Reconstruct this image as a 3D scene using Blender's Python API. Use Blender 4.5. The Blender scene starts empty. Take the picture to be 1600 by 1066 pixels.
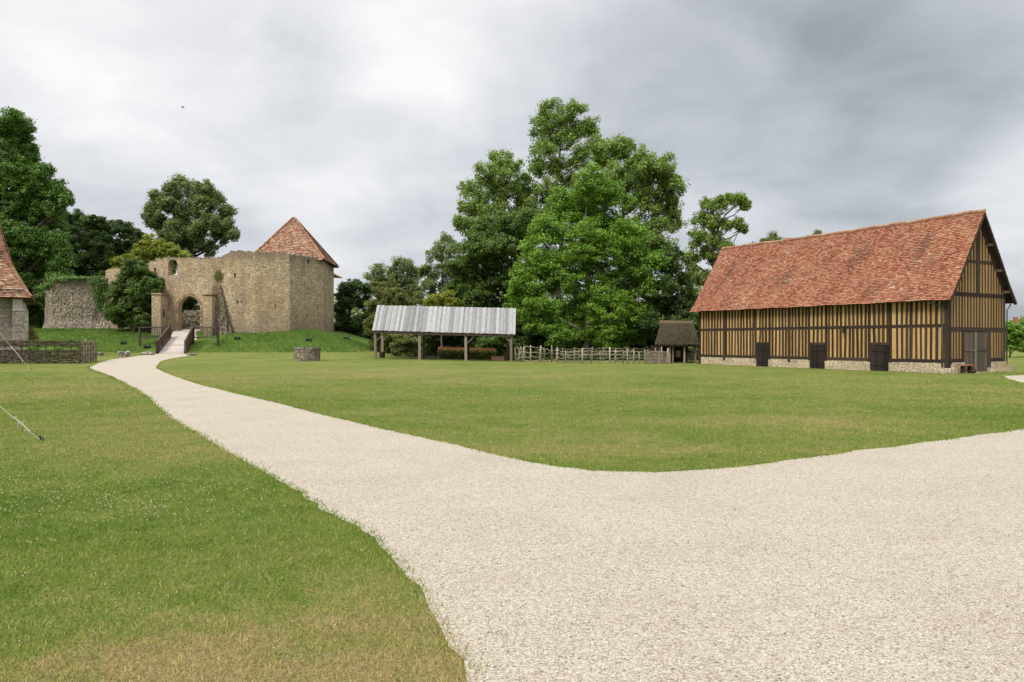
import bpy, bmesh, math, random
import numpy as np
from mathutils import Vector, Matrix
from mathutils.geometry import tessellate_polygon

random.seed(7)
RNG = np.random.default_rng(7)
sc = bpy.context.scene
C = sc.collection
R = math.radians

# ------------------------------------------------------------------ camera, sky, sun, exposure
F, CX, CY, H = 1160.0, 800.0, 533.0, 1.7
cam_d = bpy.data.cameras.new('camera'); cam = bpy.data.objects.new('camera', cam_d); C.objects.link(cam)
cam.location = (0, 0, H); cam.rotation_euler = (R(90), 0, 0)
cam_d.sensor_width = 36.0; cam_d.lens = 36.0 * F / 1600.0; cam_d.clip_start = 0.1; cam_d.clip_end = 3000
sc.camera = cam

SUN_EL, SUN_AZ = 48.0, 215.0          # azimuth measured clockwise from +Y (the view direction)
w = bpy.data.worlds.new('World'); sc.world = w; w.use_nodes = True
nt = w.node_tree; N = nt.nodes; L = nt.links; N.clear()
def nn(tree, typ, **kw):
    n = tree.nodes.new(typ)
    for k, v in kw.items():
        if k == 'inp':
            for a, b in v.items(): n.inputs[a].default_value = b
        else: setattr(n, k, v)
    return n
def mth(tree, op, a, b=None, c=None, clamp=False):
    n = tree.nodes.new('ShaderNodeMath'); n.operation = op; n.use_clamp = clamp
    for i, v in enumerate((a, b, c)):
        if v is None: continue
        if isinstance(v, (int, float)): n.inputs[i].default_value = v
        else: tree.links.new(v, n.inputs[i])
    return n.outputs[0]
def mixc(tree, fac, a, b, blend='MIX'):
    n = tree.nodes.new('ShaderNodeMix'); n.data_type = 'RGBA'; n.blend_type = blend
    if isinstance(fac, (int, float)): n.inputs[0].default_value = fac
    else: tree.links.new(fac, n.inputs[0])
    for i, v in ((6, a), (7, b)):
        if isinstance(v, (tuple, list)): n.inputs[i].default_value = (*v[:3], 1)
        else: tree.links.new(v, n.inputs[i])
    return n.outputs[2]
def ramp(tree, fac, stops, interp='LINEAR'):
    n = tree.nodes.new('ShaderNodeValToRGB'); n.color_ramp.interpolation = interp
    e = n.color_ramp.elements
    while len(e) < len(stops): e.new(0.5)
    for k, (p, c) in enumerate(stops):
        e[k].position = p
        e[k].color = (*c, 1) if isinstance(c, (tuple, list)) else (c, c, c, 1)
    tree.links.new(fac, n.inputs[0])
    return n.outputs[0]
def smooth_n(tree, x, a, b):
    n = tree.nodes.new('ShaderNodeMapRange'); n.interpolation_type = 'SMOOTHSTEP'
    tree.links.new(x, n.inputs[0]); n.inputs[1].default_value = a; n.inputs[2].default_value = b
    return n.outputs[0]

tc = nn(nt, 'ShaderNodeTexCoord')
nrm = nn(nt, 'ShaderNodeVectorMath', operation='NORMALIZE'); L.new(tc.outputs['Generated'], nrm.inputs[0])
sep = nn(nt, 'ShaderNodeSeparateXYZ'); L.new(nrm.outputs[0], sep.inputs[0])
dx, dy, dz = sep.outputs
den = mth(nt, 'ADD', mth(nt, 'MAXIMUM', dz, 0.0), 0.30)
cmb = nn(nt, 'ShaderNodeCombineXYZ')
L.new(mth(nt, 'DIVIDE', dx, den), cmb.inputs[0]); L.new(mth(nt, 'DIVIDE', dy, den), cmb.inputs[1]); cmb.inputs[2].default_value = 3.7
n1 = nn(nt, 'ShaderNodeTexNoise', inp={'Scale': 1.25, 'Detail': 6, 'Roughness': 0.46, 'Distortion': 0.35}); L.new(cmb.outputs[0], n1.inputs['Vector'])
n2 = nn(nt, 'ShaderNodeTexNoise', inp={'Scale': 3.4, 'Detail': 7, 'Roughness': 0.5, 'Distortion': 0.3}); L.new(cmb.outputs[0], n2.inputs['Vector'])
n3 = nn(nt, 'ShaderNodeTexNoise', inp={'Scale': 0.6, 'Detail': 3, 'Roughness': 0.5}); L.new(cmb.outputs[0], n3.inputs['Vector'])
cl = mth(nt, 'ADD', mth(nt, 'MULTIPLY', n1.outputs[0], 0.44), mth(nt, 'MULTIPLY', n2.outputs[0], 0.36))
cl = mth(nt, 'ADD', mth(nt, 'SUBTRACT', cl, -0.005), mth(nt, 'MULTIPLY', n3.outputs[0], 0.25))
def lobe(px, py, half_deg, soft=2.0):
    v = Vector(((px-CX)/F, 1, -(py-CY)/F)).normalized()
    dt = nn(nt, 'ShaderNodeVectorMath', operation='DOT_PRODUCT'); L.new(nrm.outputs[0], dt.inputs[0]); dt.inputs[1].default_value = v
    return smooth_n(nt, dt.outputs['Value'], math.cos(R(half_deg*soft)), math.cos(R(half_deg*0.15)))
for (px, py, hd, amt) in [(1500, 90, 15, -0.13), (1100, 150, 8, -0.01), (740, 75, 5, 0.07), (640, 110, 4, 0.05), (590, 385, 5, 0.10), (500, 285, 3, 0.04),
                          (1640, 315, 3.5, 0.14), (150, 60, 12, 0.035), (450, 120, 12, 0.05), (880, 60, 9, 0.04), (330, 260, 8, -0.02), (620, 190, 7, -0.02), (1090, 330, 3, 0.05), (1290, 270, 5, 0.05), (1200, 90, 6, -0.02), (1150, 220, 4, 0.04)]:
    cl = mth(nt, 'ADD', cl, mth(nt, 'MULTIPLY', lobe(px, py, hd), amt))
ccol = ramp(nt, cl, [(0.30, (0.32, 0.355, 0.38)), (0.42, (0.48, 0.51, 0.54)), (0.52, (0.63, 0.65, 0.69)), (0.62, (0.78, 0.79, 0.81)), (0.74, (0.98, 0.97, 0.97))])
# an overcast sky grows brighter towards the zenith
zen = mth(nt, 'ADD', 1.0, mth(nt, 'MULTIPLY', smooth_n(nt, dz, 0.40, 0.95), 2.3))
ccol2 = nn(nt, 'ShaderNodeVectorMath', operation='SCALE'); L.new(ccol, ccol2.inputs[0]); L.new(zen, ccol2.inputs['Scale'])
sky = nn(nt, 'ShaderNodeTexSky', sky_type='NISHITA', sun_disc=False, sun_elevation=R(SUN_EL), sun_rotation=R(SUN_AZ))
skd = nn(nt, 'ShaderNodeVectorMath', operation='SCALE'); L.new(sky.outputs[0], skd.inputs[0]); skd.inputs['Scale'].default_value = 1.0
bg1 = nn(nt, 'ShaderNodeBackground'); L.new(skd.outputs[0], bg1.inputs[0]); bg1.inputs[1].default_value = 0.06
bg2 = nn(nt, 'ShaderNodeBackground'); L.new(ccol2.outputs[0], bg2.inputs[0]); bg2.inputs[1].default_value = 0.555
ms = nn(nt, 'ShaderNodeMixShader'); ms.inputs[0].default_value = 0.93
L.new(bg1.outputs[0], ms.inputs[1]); L.new(bg2.outputs[0], ms.inputs[2])
wo = nn(nt, 'ShaderNodeOutputWorld'); L.new(ms.outputs[0], wo.inputs[0])

sun_d = bpy.data.lights.new('sun', 'SUN'); sun = bpy.data.objects.new('sun', sun_d); C.objects.link(sun)
sun_d.energy = 1.5; sun_d.angle = R(16); sun_d.color = (1.0, 0.95, 0.87)
sdir = Vector((math.sin(R(SUN_AZ))*math.cos(R(SUN_EL)), math.cos(R(SUN_AZ))*math.cos(R(SUN_EL)), math.sin(R(SUN_EL))))
sun.rotation_euler = sdir.to_track_quat('Z', 'Y').to_euler(); sun.location = (-20, -20, 60)

sc.view_settings.view_transform = 'Standard'; sc.view_settings.look = 'None'
sc.view_settings.exposure = 0.93; sc.view_settings.gamma = 1.0; sc.view_settings.use_curve_mapping = False
sc.cycles.use_denoising = True; sc.cycles.max_bounces = 6; sc.cycles.transparent_max_bounces = 4
sc.cycles.diffuse_bounces = 3; sc.cycles.glossy_bounces = 2; sc.cycles.transmission_bounces = 2

# ------------------------------------------------------------------ terrain
def sst(t):
    t = np.clip(t, 0, 1); return t*t*(3-2*t)
def ground(x, y):
    x = np.asarray(x, float); y = np.asarray(y, float)
    wx = 1 - 0.92*sst((x+22)/26)
    z = 0.53*sst((y-42)/26)*wx
    # castle mound
    ddx = np.maximum(np.maximum(-75-x, x+22.5), 0); ddy = np.maximum(np.maximum(79-y, y-100), 0)
    d = np.hypot(ddx, ddy)
    bank = 2.42*(1-sst(d/11.5))
    z = z + bank
    z = z + 0.55*np.exp(-((x+32)/12)**2)*0  # level bailey
    far = sst((y-110)/150)
    return z + far*0.6*np.sin(x*0.02)*1.0
def gz(x, y): return float(ground(x, y))
def W(px, py, Y): return Vector(((px-CX)/F*Y, Y, H-(py-CY)/F*Y))
def G(px, py):
    Y = H*F/(py-CY)
    for _ in range(30):
        z = gz((px-CX)/F*Y, Y); Yn = (H-z)*F/(py-CY); Y = 0.5*Y+0.5*min(max(Yn, 1), 70)
    x = (px-CX)/F*Y
    return Vector((x, Y, gz(x, Y)))
def X(px, Y): return (px-CX)/F*Y

# ------------------------------------------------------------------ tagging and mesh building
def tag(o, label=None, cat=None, group=None, kind=None):
    if label: o['label'] = label
    if cat: o['category'] = cat
    if group: o['group'] = group
    if kind: o['kind'] = kind
    return o
def empty(name, loc, label, cat, rz=0, group=None):
    o = bpy.data.objects.new(name, None); C.objects.link(o); o.location = loc; o.rotation_euler = (0, 0, rz)
    o.empty_display_size = 0.3
    return tag(o, label, cat, group)
def np_mesh(name, verts, faces, nper, mat, var=None, smooth=False):
    me = bpy.data.meshes.new(name)
    nv, nf = len(verts), len(faces)
    me.vertices.add(nv); me.vertices.foreach_set('co', np.ascontiguousarray(verts, np.float32).ravel())
    me.loops.add(nf*nper); me.loops.foreach_set('vertex_index', np.ascontiguousarray(faces, np.int32).ravel())
    me.polygons.add(nf); me.polygons.foreach_set('loop_start', np.arange(0, nf*nper, nper, dtype=np.int32))
    me.polygons.foreach_set('loop_total', np.full(nf, nper, np.int32))
    if smooth: me.polygons.foreach_set('use_smooth', np.ones(nf, bool))
    if var is not None:
        a = me.attributes.new('var', 'FLOAT', 'FACE'); a.data.foreach_set('value', np.ascontiguousarray(var, np.float32))
    me.update(calc_edges=True); me.materials.append(mat)
    return me
def link(name, me, parent=None, offset=True):
    o = bpy.data.objects.new(name, me); C.objects.link(o)
    if parent is not None: o.parent = parent
    return o
def woff(p):
    v = Vector((0, 0, 0))
    while p is not None: v = v + p.location; p = p.parent
    return v
class MB:
    def __init__(s): s.v = []; s.f = []; s.var = []
    def add(s, vs, fs, var=None):
        b = len(s.v); s.v += [tuple(p) for p in vs]; s.f += [tuple(i+b for i in f) for f in fs]
        s.var += [random.random() if var is None else var]*len(fs)
    def box(s, lo, hi, var=None):
        x0, y0, z0 = lo; x1, y1, z1 = hi
        s.add([(x0,y0,z0),(x1,y0,z0),(x1,y1,z0),(x0,y1,z0),(x0,y0,z1),(x1,y0,z1),(x1,y1,z1),(x0,y1,z1)],
              [(0,3,2,1),(4,5,6,7),(0,1,5,4),(1,2,6,5),(2,3,7,6),(3,0,4,7)], var)
    def bar(s, a, b, wd, dp, up=(0, 0, 1), var=None):
        a = Vector(a); b = Vector(b); d = (b-a).normalized(); up = Vector(up)
        if abs(d.dot(up)) > 0.98: up = Vector((0, 1, 0))
        sd = d.cross(up).normalized()*wd/2; u = sd.cross(d).normalized()*dp/2
        vs = [p+q for p in (a, b) for q in (-sd-u, sd-u, sd+u, -sd+u)]
        s.add(vs, [(0,1,2,3),(7,6,5,4),(0,4,5,1),(1,5,6,2),(2,6,7,3),(3,7,4,0)], var)
    def tube(s, pts, rad, n=6, cap=True, var=None):
        pts = [Vector(p) for p in pts]; rad = [rad]*len(pts) if isinstance(rad, (int, float)) else rad
        vs = []; fs = []
        ref = Vector((0.31, 0.17, 0.93)).normalized()
        for i, p in enumerate(pts):
            d = (pts[min(i+1, len(pts)-1)]-pts[max(i-1, 0)])
            d = d.normalized() if d.length > 1e-9 else Vector((0, 0, 1))
            r = ref if abs(d.dot(ref)) < 0.97 else Vector((1, 0, 0))
            u = d.cross(r).normalized(); q = d.cross(u)
            for k in range(n):
                t = 2*math.pi*k/n; vs.append(p+(u*math.cos(t)+q*math.sin(t))*rad[i])
        for i in range(len(pts)-1):
            for k in range(n):
                a = i*n+k; b = i*n+(k+1) % n; fs.append((a, b, b+n, a+n))
        if cap: fs.append(tuple(range(n))[::-1]); fs.append(tuple(range((len(pts)-1)*n, len(pts)*n)))
        s.add(vs, fs, var)
    def prism(s, poly, d, var=None):          # poly: 3D points, extruded by vector d
        n = len(poly); p = [Vector(q) for q in poly]; d = Vector(d)
        tris = tessellate_polygon([p])
        fs = [tuple(t) for t in tris]+[tuple(i+n for i in t[::-1]) for t in tris]+[(i, (i+1) % n, (i+1) % n+n, i+n) for i in range(n)]
        s.add(p+[q+d for q in p], fs, var)
    def build(s, name, mat, parent=None, local=False, smooth=False, fix=True):
        me = bpy.data.meshes.new(name)
        off = Vector((0, 0, 0)) if (local or parent is None) else woff(parent)
        me.from_pydata([(p[0]-off.x, p[1]-off.y, p[2]-off.z) for p in s.v], [], s.f)
        a = me.attributes.new('var', 'FLOAT', 'FACE'); a.data.foreach_set('value', np.array(s.var, np.float32))
        if fix:
            bm = bmesh.new(); bm.from_mesh(me); bmesh.ops.recalc_face_normals(bm, faces=bm.faces); bm.to_mesh(me); bm.free()
        if smooth: me.polygons.foreach_set('use_smooth', np.ones(len(me.polygons), bool))
        me.materials.append(mat); me.update()
        return link(name, me, parent)

# ------------------------------------------------------------------ materials
def newmat(name):
    m = bpy.data.materials.new(name); m.use_nodes = True; t = m.node_tree; t.nodes.clear()
    out = t.nodes.new('ShaderNodeOutputMaterial'); b = t.nodes.new('ShaderNodeBsdfPrincipled')
    t.links.new(b.outputs[0], out.inputs[0]); b.inputs['Roughness'].default_value = 0.85; b.inputs['Specular IOR Level'].default_value = 0.25
    return m, t, b, out
def coords(t, kind='Object', scale=(1, 1, 1)):
    c = t.nodes.new('ShaderNodeTexCoord'); mp = t.nodes.new('ShaderNodeMapping'); mp.inputs['Scale'].default_value = scale
    t.links.new(c.outputs[kind], mp.inputs[0]); return mp.outputs[0]
def noise(t, vec, s, d=4, r=0.55, dist=0.0):
    n = nn(t, 'ShaderNodeTexNoise', inp={'Scale': s, 'Detail': d, 'Roughness': r, 'Distortion': dist}); t.links.new(vec, n.inputs['Vector']); return n.outputs[0]
def attr(t, name='var'):
    a = t.nodes.new('ShaderNodeAttribute'); a.attribute_name = name; return a.outputs['Fac']
def bump(t, b, h, strength=0.5, dist=0.03):
    n = t.nodes.new('ShaderNodeBump'); n.inputs['Strength'].default_value = strength; n.inputs['Distance'].default_value = dist
    t.links.new(h, n.inputs['Height']); t.links.new(n.outputs[0], b.inputs['Normal']); return n
def worldpos(t):
    g = t.nodes.new('ShaderNodeNewGeometry'); return g.outputs['Position']

def lawn_colour(t, pos):
    """Colour of the mown lawn (its dry patches, and far grass painted lighter) as a function of the place on the ground."""
    sp = nn(t, 'ShaderNodeSeparateXYZ'); t.links.new(pos, sp.inputs[0])
    fl = nn(t, 'ShaderNodeCombineXYZ'); t.links.new(sp.outputs[0], fl.inputs[0]); t.links.new(sp.outputs[1], fl.inputs[1])
    v = fl.outputs[0]
    big = noise(t, v, 0.22, 4, 0.6); mid = noise(t, v, 1.1, 5, 0.65); sm = noise(t, v, 5.0, 4, 0.7); fine = noise(t, v, 34, 3, 0.7)
    wv_ = nn(t, 'ShaderNodeTexNoise', inp={'Scale': 1.6, 'Detail': 4, 'Roughness': 0.7}); t.links.new(v, wv_.inputs['Vector'])
    wsub = nn(t, 'ShaderNodeVectorMath', operation='SUBTRACT'); t.links.new(wv_.outputs['Color'], wsub.inputs[0]); wsub.inputs[1].default_value = (0.5, 0.5, 0.5)
    wsc = nn(t, 'ShaderNodeVectorMath', operation='MULTIPLY_ADD'); t.links.new(wsub.outputs[0], wsc.inputs[0]); wsc.inputs[1].default_value = (2.6, 2.6, 0); t.links.new(v, wsc.inputs[2]); v = wsc.outputs[0]
    # long dry bands and patches across the lawn
    dry = mth(t, 'ADD', mth(t, 'MULTIPLY', big, 0.42), mth(t, 'ADD', mth(t, 'MULTIPLY', mid, 0.33), mth(t, 'MULTIPLY', sm, 0.34)))
    for (cx, cy, rx, ry, a) in [(-0.75, 4.2, 1.5, 1.15, 0.17), (-2.0, 3.6, 1.2, 0.7, 0.15), (-0.6, 3.2, 2.0, 0.8, 0.10), (1.4, 11.6, 4.2, 0.8, 0.11), (5.2, 15.8, 5.0, 1.3, 0.10), (1.0, 13.4, 5, 1.1, 0.04),
                                (-8, 38, 14, 7, 0.06), (-17, 25, 6, 5, 0.08), (-9.2, 14, 3, 5, 0.035), (-3.2, 6.2, 1.3, 1.0, -0.04), (-5.0, 8.5, 2.6, 1.8, -0.04), (-4.5, 13, 3.5, 2.5, 0.05), (15.5, 26, 4.5, 4.5, 0.05), (-4.5, 4.2, 1.3, 1.0, -0.10), (-2.6, 12, 2.5, 2.2, 0.05), (0, 55, 16, 6, -0.02)]:
        dd = nn(t, 'ShaderNodeVectorMath', operation='SUBTRACT'); t.links.new(v, dd.inputs[0]); dd.inputs[1].default_value = (cx, cy, 0)
        ds = nn(t, 'ShaderNodeVectorMath', operation='MULTIPLY'); t.links.new(dd.outputs[0], ds.inputs[0]); ds.inputs[1].default_value = (1/rx, 1/ry, 0)
        ln = nn(t, 'ShaderNodeVectorMath', operation='LENGTH'); t.links.new(ds.outputs[0], ln.inputs[0])
        f = mth(t, 'SUBTRACT', 1.0, smooth_n(t, ln.outputs['Value'], 0.25, 1.35))
        dry = mth(t, 'ADD', dry, mth(t, 'MULTIPLY', f, a))
    dry = mth(t, 'ADD', dry, mth(t, 'MULTIPLY', smooth_n(t, sp.outputs[1], 14, 34), 0.035))  # far lawn pushed up the dry ramp, painting in its grazing-view brightness
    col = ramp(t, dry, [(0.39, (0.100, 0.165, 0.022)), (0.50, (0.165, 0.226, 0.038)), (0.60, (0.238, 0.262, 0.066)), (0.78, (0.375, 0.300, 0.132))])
    # mown mound and far bank: lush greener grass
    lush = smooth_n(t, sp.outputs[2], 0.50, 1.1)
    gcol = ramp(t, mth(t, 'ADD', mth(t, 'MULTIPLY', mid, 0.6), mth(t, 'MULTIPLY', sm, 0.4)), [(0.35, (0.065, 0.125, 0.018)), (0.5, (0.115, 0.195, 0.030)), (0.65, (0.19, 0.225, 0.06))])
    col = mixc(t, lush, col, gcol)
    # bare leaf litter, darkened to paint in the deep shade under the trees
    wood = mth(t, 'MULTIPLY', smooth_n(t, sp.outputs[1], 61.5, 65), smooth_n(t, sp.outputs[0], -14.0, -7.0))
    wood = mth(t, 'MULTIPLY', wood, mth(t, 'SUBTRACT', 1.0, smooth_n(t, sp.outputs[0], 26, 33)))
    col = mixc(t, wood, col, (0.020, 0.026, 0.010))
    return col, fine, sm

def mat_lawn():
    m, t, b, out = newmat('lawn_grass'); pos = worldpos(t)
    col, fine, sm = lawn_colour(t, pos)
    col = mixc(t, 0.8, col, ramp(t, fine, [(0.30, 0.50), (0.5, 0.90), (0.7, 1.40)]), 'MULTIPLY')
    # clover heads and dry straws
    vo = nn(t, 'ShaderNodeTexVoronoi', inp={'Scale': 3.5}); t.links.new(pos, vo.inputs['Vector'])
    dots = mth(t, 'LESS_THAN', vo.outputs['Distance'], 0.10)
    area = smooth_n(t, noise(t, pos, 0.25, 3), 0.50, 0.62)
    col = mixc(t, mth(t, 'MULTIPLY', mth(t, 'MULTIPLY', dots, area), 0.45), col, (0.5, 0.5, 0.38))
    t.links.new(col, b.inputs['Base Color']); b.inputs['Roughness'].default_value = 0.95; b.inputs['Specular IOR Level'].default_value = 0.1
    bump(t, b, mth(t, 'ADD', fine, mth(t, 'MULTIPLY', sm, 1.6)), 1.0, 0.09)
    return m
def mat_blade(name='grass_blades', lush=False):
    m, t, b, out = newmat(name); pos = worldpos(t)
    if lush:
        col = ramp(t, attr(t), [(0.0, (0.065, 0.135, 0.018)), (0.6, (0.14, 0.235, 0.038)), (1.0, (0.24, 0.27, 0.08))])
    else:
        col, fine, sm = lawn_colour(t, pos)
        col = mixc(t, 1.0, col, ramp(t, attr(t), [(0.0, (0.78, 0.86, 0.7)), (0.45, (1.22, 1.25, 1.05)), (0.8, (1.6, 1.5, 1.4)), (1.0, (1.8, 1.6, 1.6))]), 'MULTIPLY')
        straw = mth(t, 'GREATER_THAN', attr(t), 0.85); col = mixc(t, mth(t, 'MULTIPLY', straw, 0.65), col, (0.42, 0.345, 0.18))
    t.links.new(col, b.inputs['Base Color']); b.inputs['Roughness'].default_value = 0.7; b.inputs['Specular IOR Level'].default_value = 0.2
    tr = t.nodes.new('ShaderNodeBsdfTranslucent'); t.links.new(col, tr.inputs[0])
    mx = t.nodes.new('ShaderNodeMixShader'); mx.inputs[0].default_value = 0.3
    t.links.new(b.outputs[0], mx.inputs[1]); t.links.new(tr.outputs[0], mx.inputs[2]); t.links.new(mx.outputs[0], out.inputs[0])
    return m
def mat_leaf(name, dark, mid, light, scale=0.35, trans=0.3):
    m, t, b, out = newmat(name); pos = worldpos(t)
    n = noise(t, pos, scale, 3, 0.6)
    f = mth(t, 'ADD', mth(t, 'MULTIPLY', attr(t), 0.55), mth(t, 'MULTIPLY', n, 0.5))
    col = ramp(t, f, [(0.18, dark), (0.50, mid), (0.85, light)])
    t.links.new(col, b.inputs['Base Color']); b.inputs['Roughness'].default_value = 0.5; b.inputs['Specular IOR Level'].default_value = 0.35
    tr = t.nodes.new('ShaderNodeBsdfTranslucent'); t.links.new(mixc(t, 1.0, col, (1.15, 1.25, 0.7), 'MULTIPLY'), tr.inputs[0])
    mx = t.nodes.new('ShaderNodeMixShader'); mx.inputs[0].default_value = trans
    t.links.new(b.outputs[0], mx.inputs[1]); t.links.new(tr.outputs[0], mx.inputs[2]); t.links.new(mx.outputs[0], out.inputs[0])
    return m
def mat_gravel(name='gravel', stones=False):
    m, t, b, out = newmat(name); pos = worldpos(t)
    if stones:
        col = ramp(t, attr(t), [(0.0, (0.16, 0.13, 0.10)), (0.10, (0.36, 0.30, 0.235)), (0.5, (0.56, 0.485, 0.39)), (1.0, (0.74, 0.67, 0.57))])
        n = noise(t, pos, 60, 3, 0.6); col = mixc(t, 0.35, col, ramp(t, n, [(0.3, 0.6), (0.7, 1.2)]), 'MULTIPLY')
        t.links.new(col, b.inputs['Base Color']); return m
    h = None; cols = None
    for sc_, wgt in ((105, 1.0), (60, 0.8)):
        vo = nn(t, 'ShaderNodeTexVoronoi', inp={'Scale': sc_, 'Randomness': 1.0}); t.links.new(pos, vo.inputs['Vector'])
        hv = mth(t, 'MULTIPLY', mth(t, 'SUBTRACT', 1.0, vo.outputs['Distance']), wgt)
        sv = nn(t, 'ShaderNodeSeparateColor'); t.links.new(vo.outputs['Color'], sv.inputs[0])
        cc = ramp(t, sv.outputs[0], [(0.0, (0.13, 0.10, 0.075)), (0.13, (0.33, 0.275, 0.20)), (0.45, (0.505, 0.44, 0.345)), (1.0, (0.68, 0.615, 0.505))])
        gap = smooth_n(t, vo.outputs['Distance'], 0.42, 0.72)
        cc = mixc(t, mth(t, 'MULTIPLY', gap, 0.55), cc, (0.24, 0.195, 0.145))
        h = hv if h is None else mth(t, 'MAXIMUM', h, hv)
        cols = cc if cols is None else mixc(t, 0.35, cols, cc)
    patch = noise(t, pos, 0.8, 5, 0.6)
    cols = mixc(t, 0.7, cols, ramp(t, patch, [(0.3, (0.90, 0.885, 0.86)), (0.55, (1.0, 1.0, 1.0)), (0.75, (1.06, 1.06, 1.05))]), 'MULTIPLY')
    mot = noise(t, pos, 16, 5, 0.8)
    cols = mixc(t, 0.6, cols, ramp(t, mot, [(0.32, 0.78), (0.5, 1.0), (0.7, 1.10)]), 'MULTIPLY')
    t.links.new(cols, b.inputs['Base Color']); b.inputs['Roughness'].default_value = 0.95
    bump(t, b, mth(t, 'ADD', h, mth(t, 'MULTIPLY', mot, 0.8)), 0.75, 0.014)
    return m
def mat_stone(name, cols, mortar, sx=2.6, sz=5.5, stain=(0.10, 0.095, 0.085), stain_amt=0.6, warm=(0.36, 0.235, 0.10), zref=None, bs=0.9):
    m, t, b, out = newmat(name)
    v = coords(t, 'Object', (sx, sx, sz))
    wob = noise(t, v, 1.3, 3, 0.6)
    va = nn(t, 'ShaderNodeVectorMath', operation='ADD'); t.links.new(v, va.inputs[0])
    cb = nn(t, 'ShaderNodeCombineXYZ'); t.links.new(wob, cb.inputs[0]); t.links.new(wob, cb.inputs[1]); t.links.new(wob, cb.inputs[2]); t.links.new(cb.outputs[0], va.inputs[1])
    vo = nn(t, 'ShaderNodeTexVoronoi', inp={'Scale': 1.0, 'Randomness': 0.85}); t.links.new(va.outputs[0], vo.inputs['Vector'])
    ve = nn(t, 'ShaderNodeTexVoronoi', feature='DISTANCE_TO_EDGE', inp={'Scale': 1.0, 'Randomness': 0.85}); t.links.new(va.outputs[0], ve.inputs['Vector'])
    sv = nn(t, 'ShaderNodeSeparateColor'); t.links.new(vo.outputs['Color'], sv.inputs[0])
    col = ramp(t, sv.outputs[0], [(i/(len(cols)-1), c) for i, c in enumerate(cols)])
    edge = smooth_n(t, ve.outputs['Distance'], 0.02, 0.14)
    col = mixc(t, edge, mortar, col)
    ov = coords(t, 'Object', (1, 1, 1))
    n1 = noise(t, ov, 0.28, 5, 0.65); n2 = noise(t, ov, 7.0, 4, 0.7)
    col = mixc(t, mth(t, 'MULTIPLY', smooth_n(t, n1, 0.46, 0.66), 0.6), col, mixc(t, 0.5, col, warm))
    vs = coords(t, 'Object', (0.9, 0.9, 0.16))
    n3 = noise(t, vs, 0.9, 5, 0.7)
    col = mixc(t, mth(t, 'MULTIPLY', smooth_n(t, n3, 0.48, 0.70), stain_amt), col, stain)
    n5 = noise(t, ov, 0.7, 6, 0.75); col = mixc(t, 0.8, col, ramp(t, n5, [(0.32, 0.72), (0.5, 1.0), (0.68, 1.22)]), 'MULTIPLY')
    if zref:
        sp = nn(t, 'ShaderNodeSeparateXYZ'); t.links.new(worldpos(t), sp.inputs[0])
        top = smooth_n(t, mth(t, 'ADD', sp.outputs[2], mth(t, 'MULTIPLY', n3, 2.4)), zref-0.9+1.2, zref+0.5+1.2)
        col = mixc(t, mth(t, 'MULTIPLY', top, 0.65), col, stain)
        low = mth(t, 'SUBTRACT', 1.0, smooth_n(t, mth(t, 'SUBTRACT', sp.outputs[2], mth(t, 'MULTIPLY', n3, 1.6)), 1.9, 4.6))
        col = mixc(t, mth(t, 'MULTIPLY', low, 0.5), col, (0.20, 0.165, 0.125))
    col = mixc(t, 0.7, col, ramp(t, n2, [(0.3, 0.55), (0.5, 1.0), (0.72, 1.38)]), 'MULTIPLY')
    t.links.new(col, b.inputs['Base Color']); b.inputs['Roughness'].default_value = 0.95; b.inputs['Specular IOR Level'].default_value = 0.1
    bump(t, b, mth(t, 'ADD', mth(t, 'MULTIPLY', edge, 1.0), mth(t, 'ADD', mth(t, 'MULTIPLY', n2, 0.9), mth(t, 'MULTIPLY', sv.outputs[1], 0.8))), bs, 0.07)
    return m
def mat_wood(name, c0, c1, grain=(1, 1, 14), c2=None, rough=0.85, bs=0.5):
    m, t, b, out = newmat(name)
    v = coords(t, 'Object', grain)
    n = noise(t, v, 3.0, 5, 0.65); a = attr(t)
    f = mth(t, 'ADD', mth(t, 'MULTIPLY', n, 0.65), mth(t, 'MULTIPLY', a, 0.45))
    col = ramp(t, f, [(0.25, c0), (0.75, c1)] if c2 is None else [(0.25, c0), (0.6, c1), (0.9, c2)])
    t.links.new(col, b.inputs['Base Color']); b.inputs['Roughness'].default_value = rough
    bump(t, b, n, bs, 0.01)
    return m
def mat_tile(name, cols, stain=(0.07, 0.045, 0.035)):
    m, t, b, out = newmat(name); ov = coords(t, 'Object')
    col = ramp(t, attr(t), cols, 'LINEAR')
    n1 = noise(t, ov, 0.55, 5, 0.7); n2 = noise(t, coords(t, 'Object', (1, 1, 0.35)), 0.8, 5, 0.7); n4 = noise(t, ov, 14, 4, 0.7)
    col = mixc(t, mth(t, 'MULTIPLY', smooth_n(t, n2, 0.50, 0.72), 0.45), col, stain)
    col = mixc(t, mth(t, 'MULTIPLY', smooth_n(t, n1, 0.50, 0.72), 0.30), col, (0.34, 0.24, 0.15))
    col = mixc(t, 0.75, col, ramp(t, n4, [(0.3, 0.6), (0.5, 1.0), (0.75, 1.4)]), 'MULTIPLY')
    t.links.new(col, b.inputs['Base Color']); b.inputs['Roughness'].default_value = 0.9; b.inputs['Specular IOR Level'].default_value = 0.15
    bump(t, b, n4, 0.5, 0.015)
    return m
def mat_plain(name, c, rough=0.7, var=0.3, s=6.0, metal=0.0):
    m, t, b, out = newmat(name); n = noise(t, coords(t, 'Object'), s, 4, 0.6)
    col = mixc(t, 1.0, c, ramp(t, n, [(0.3, 1-var), (0.7, 1+var)]), 'MULTIPLY')
    t.links.new(col, b.inputs['Base Color']); b.inputs['Roughness'].default_value = rough; b.inputs['Metallic'].default_value = metal
    bump(t, b, n, 0.3, 0.01)
    return m

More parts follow.
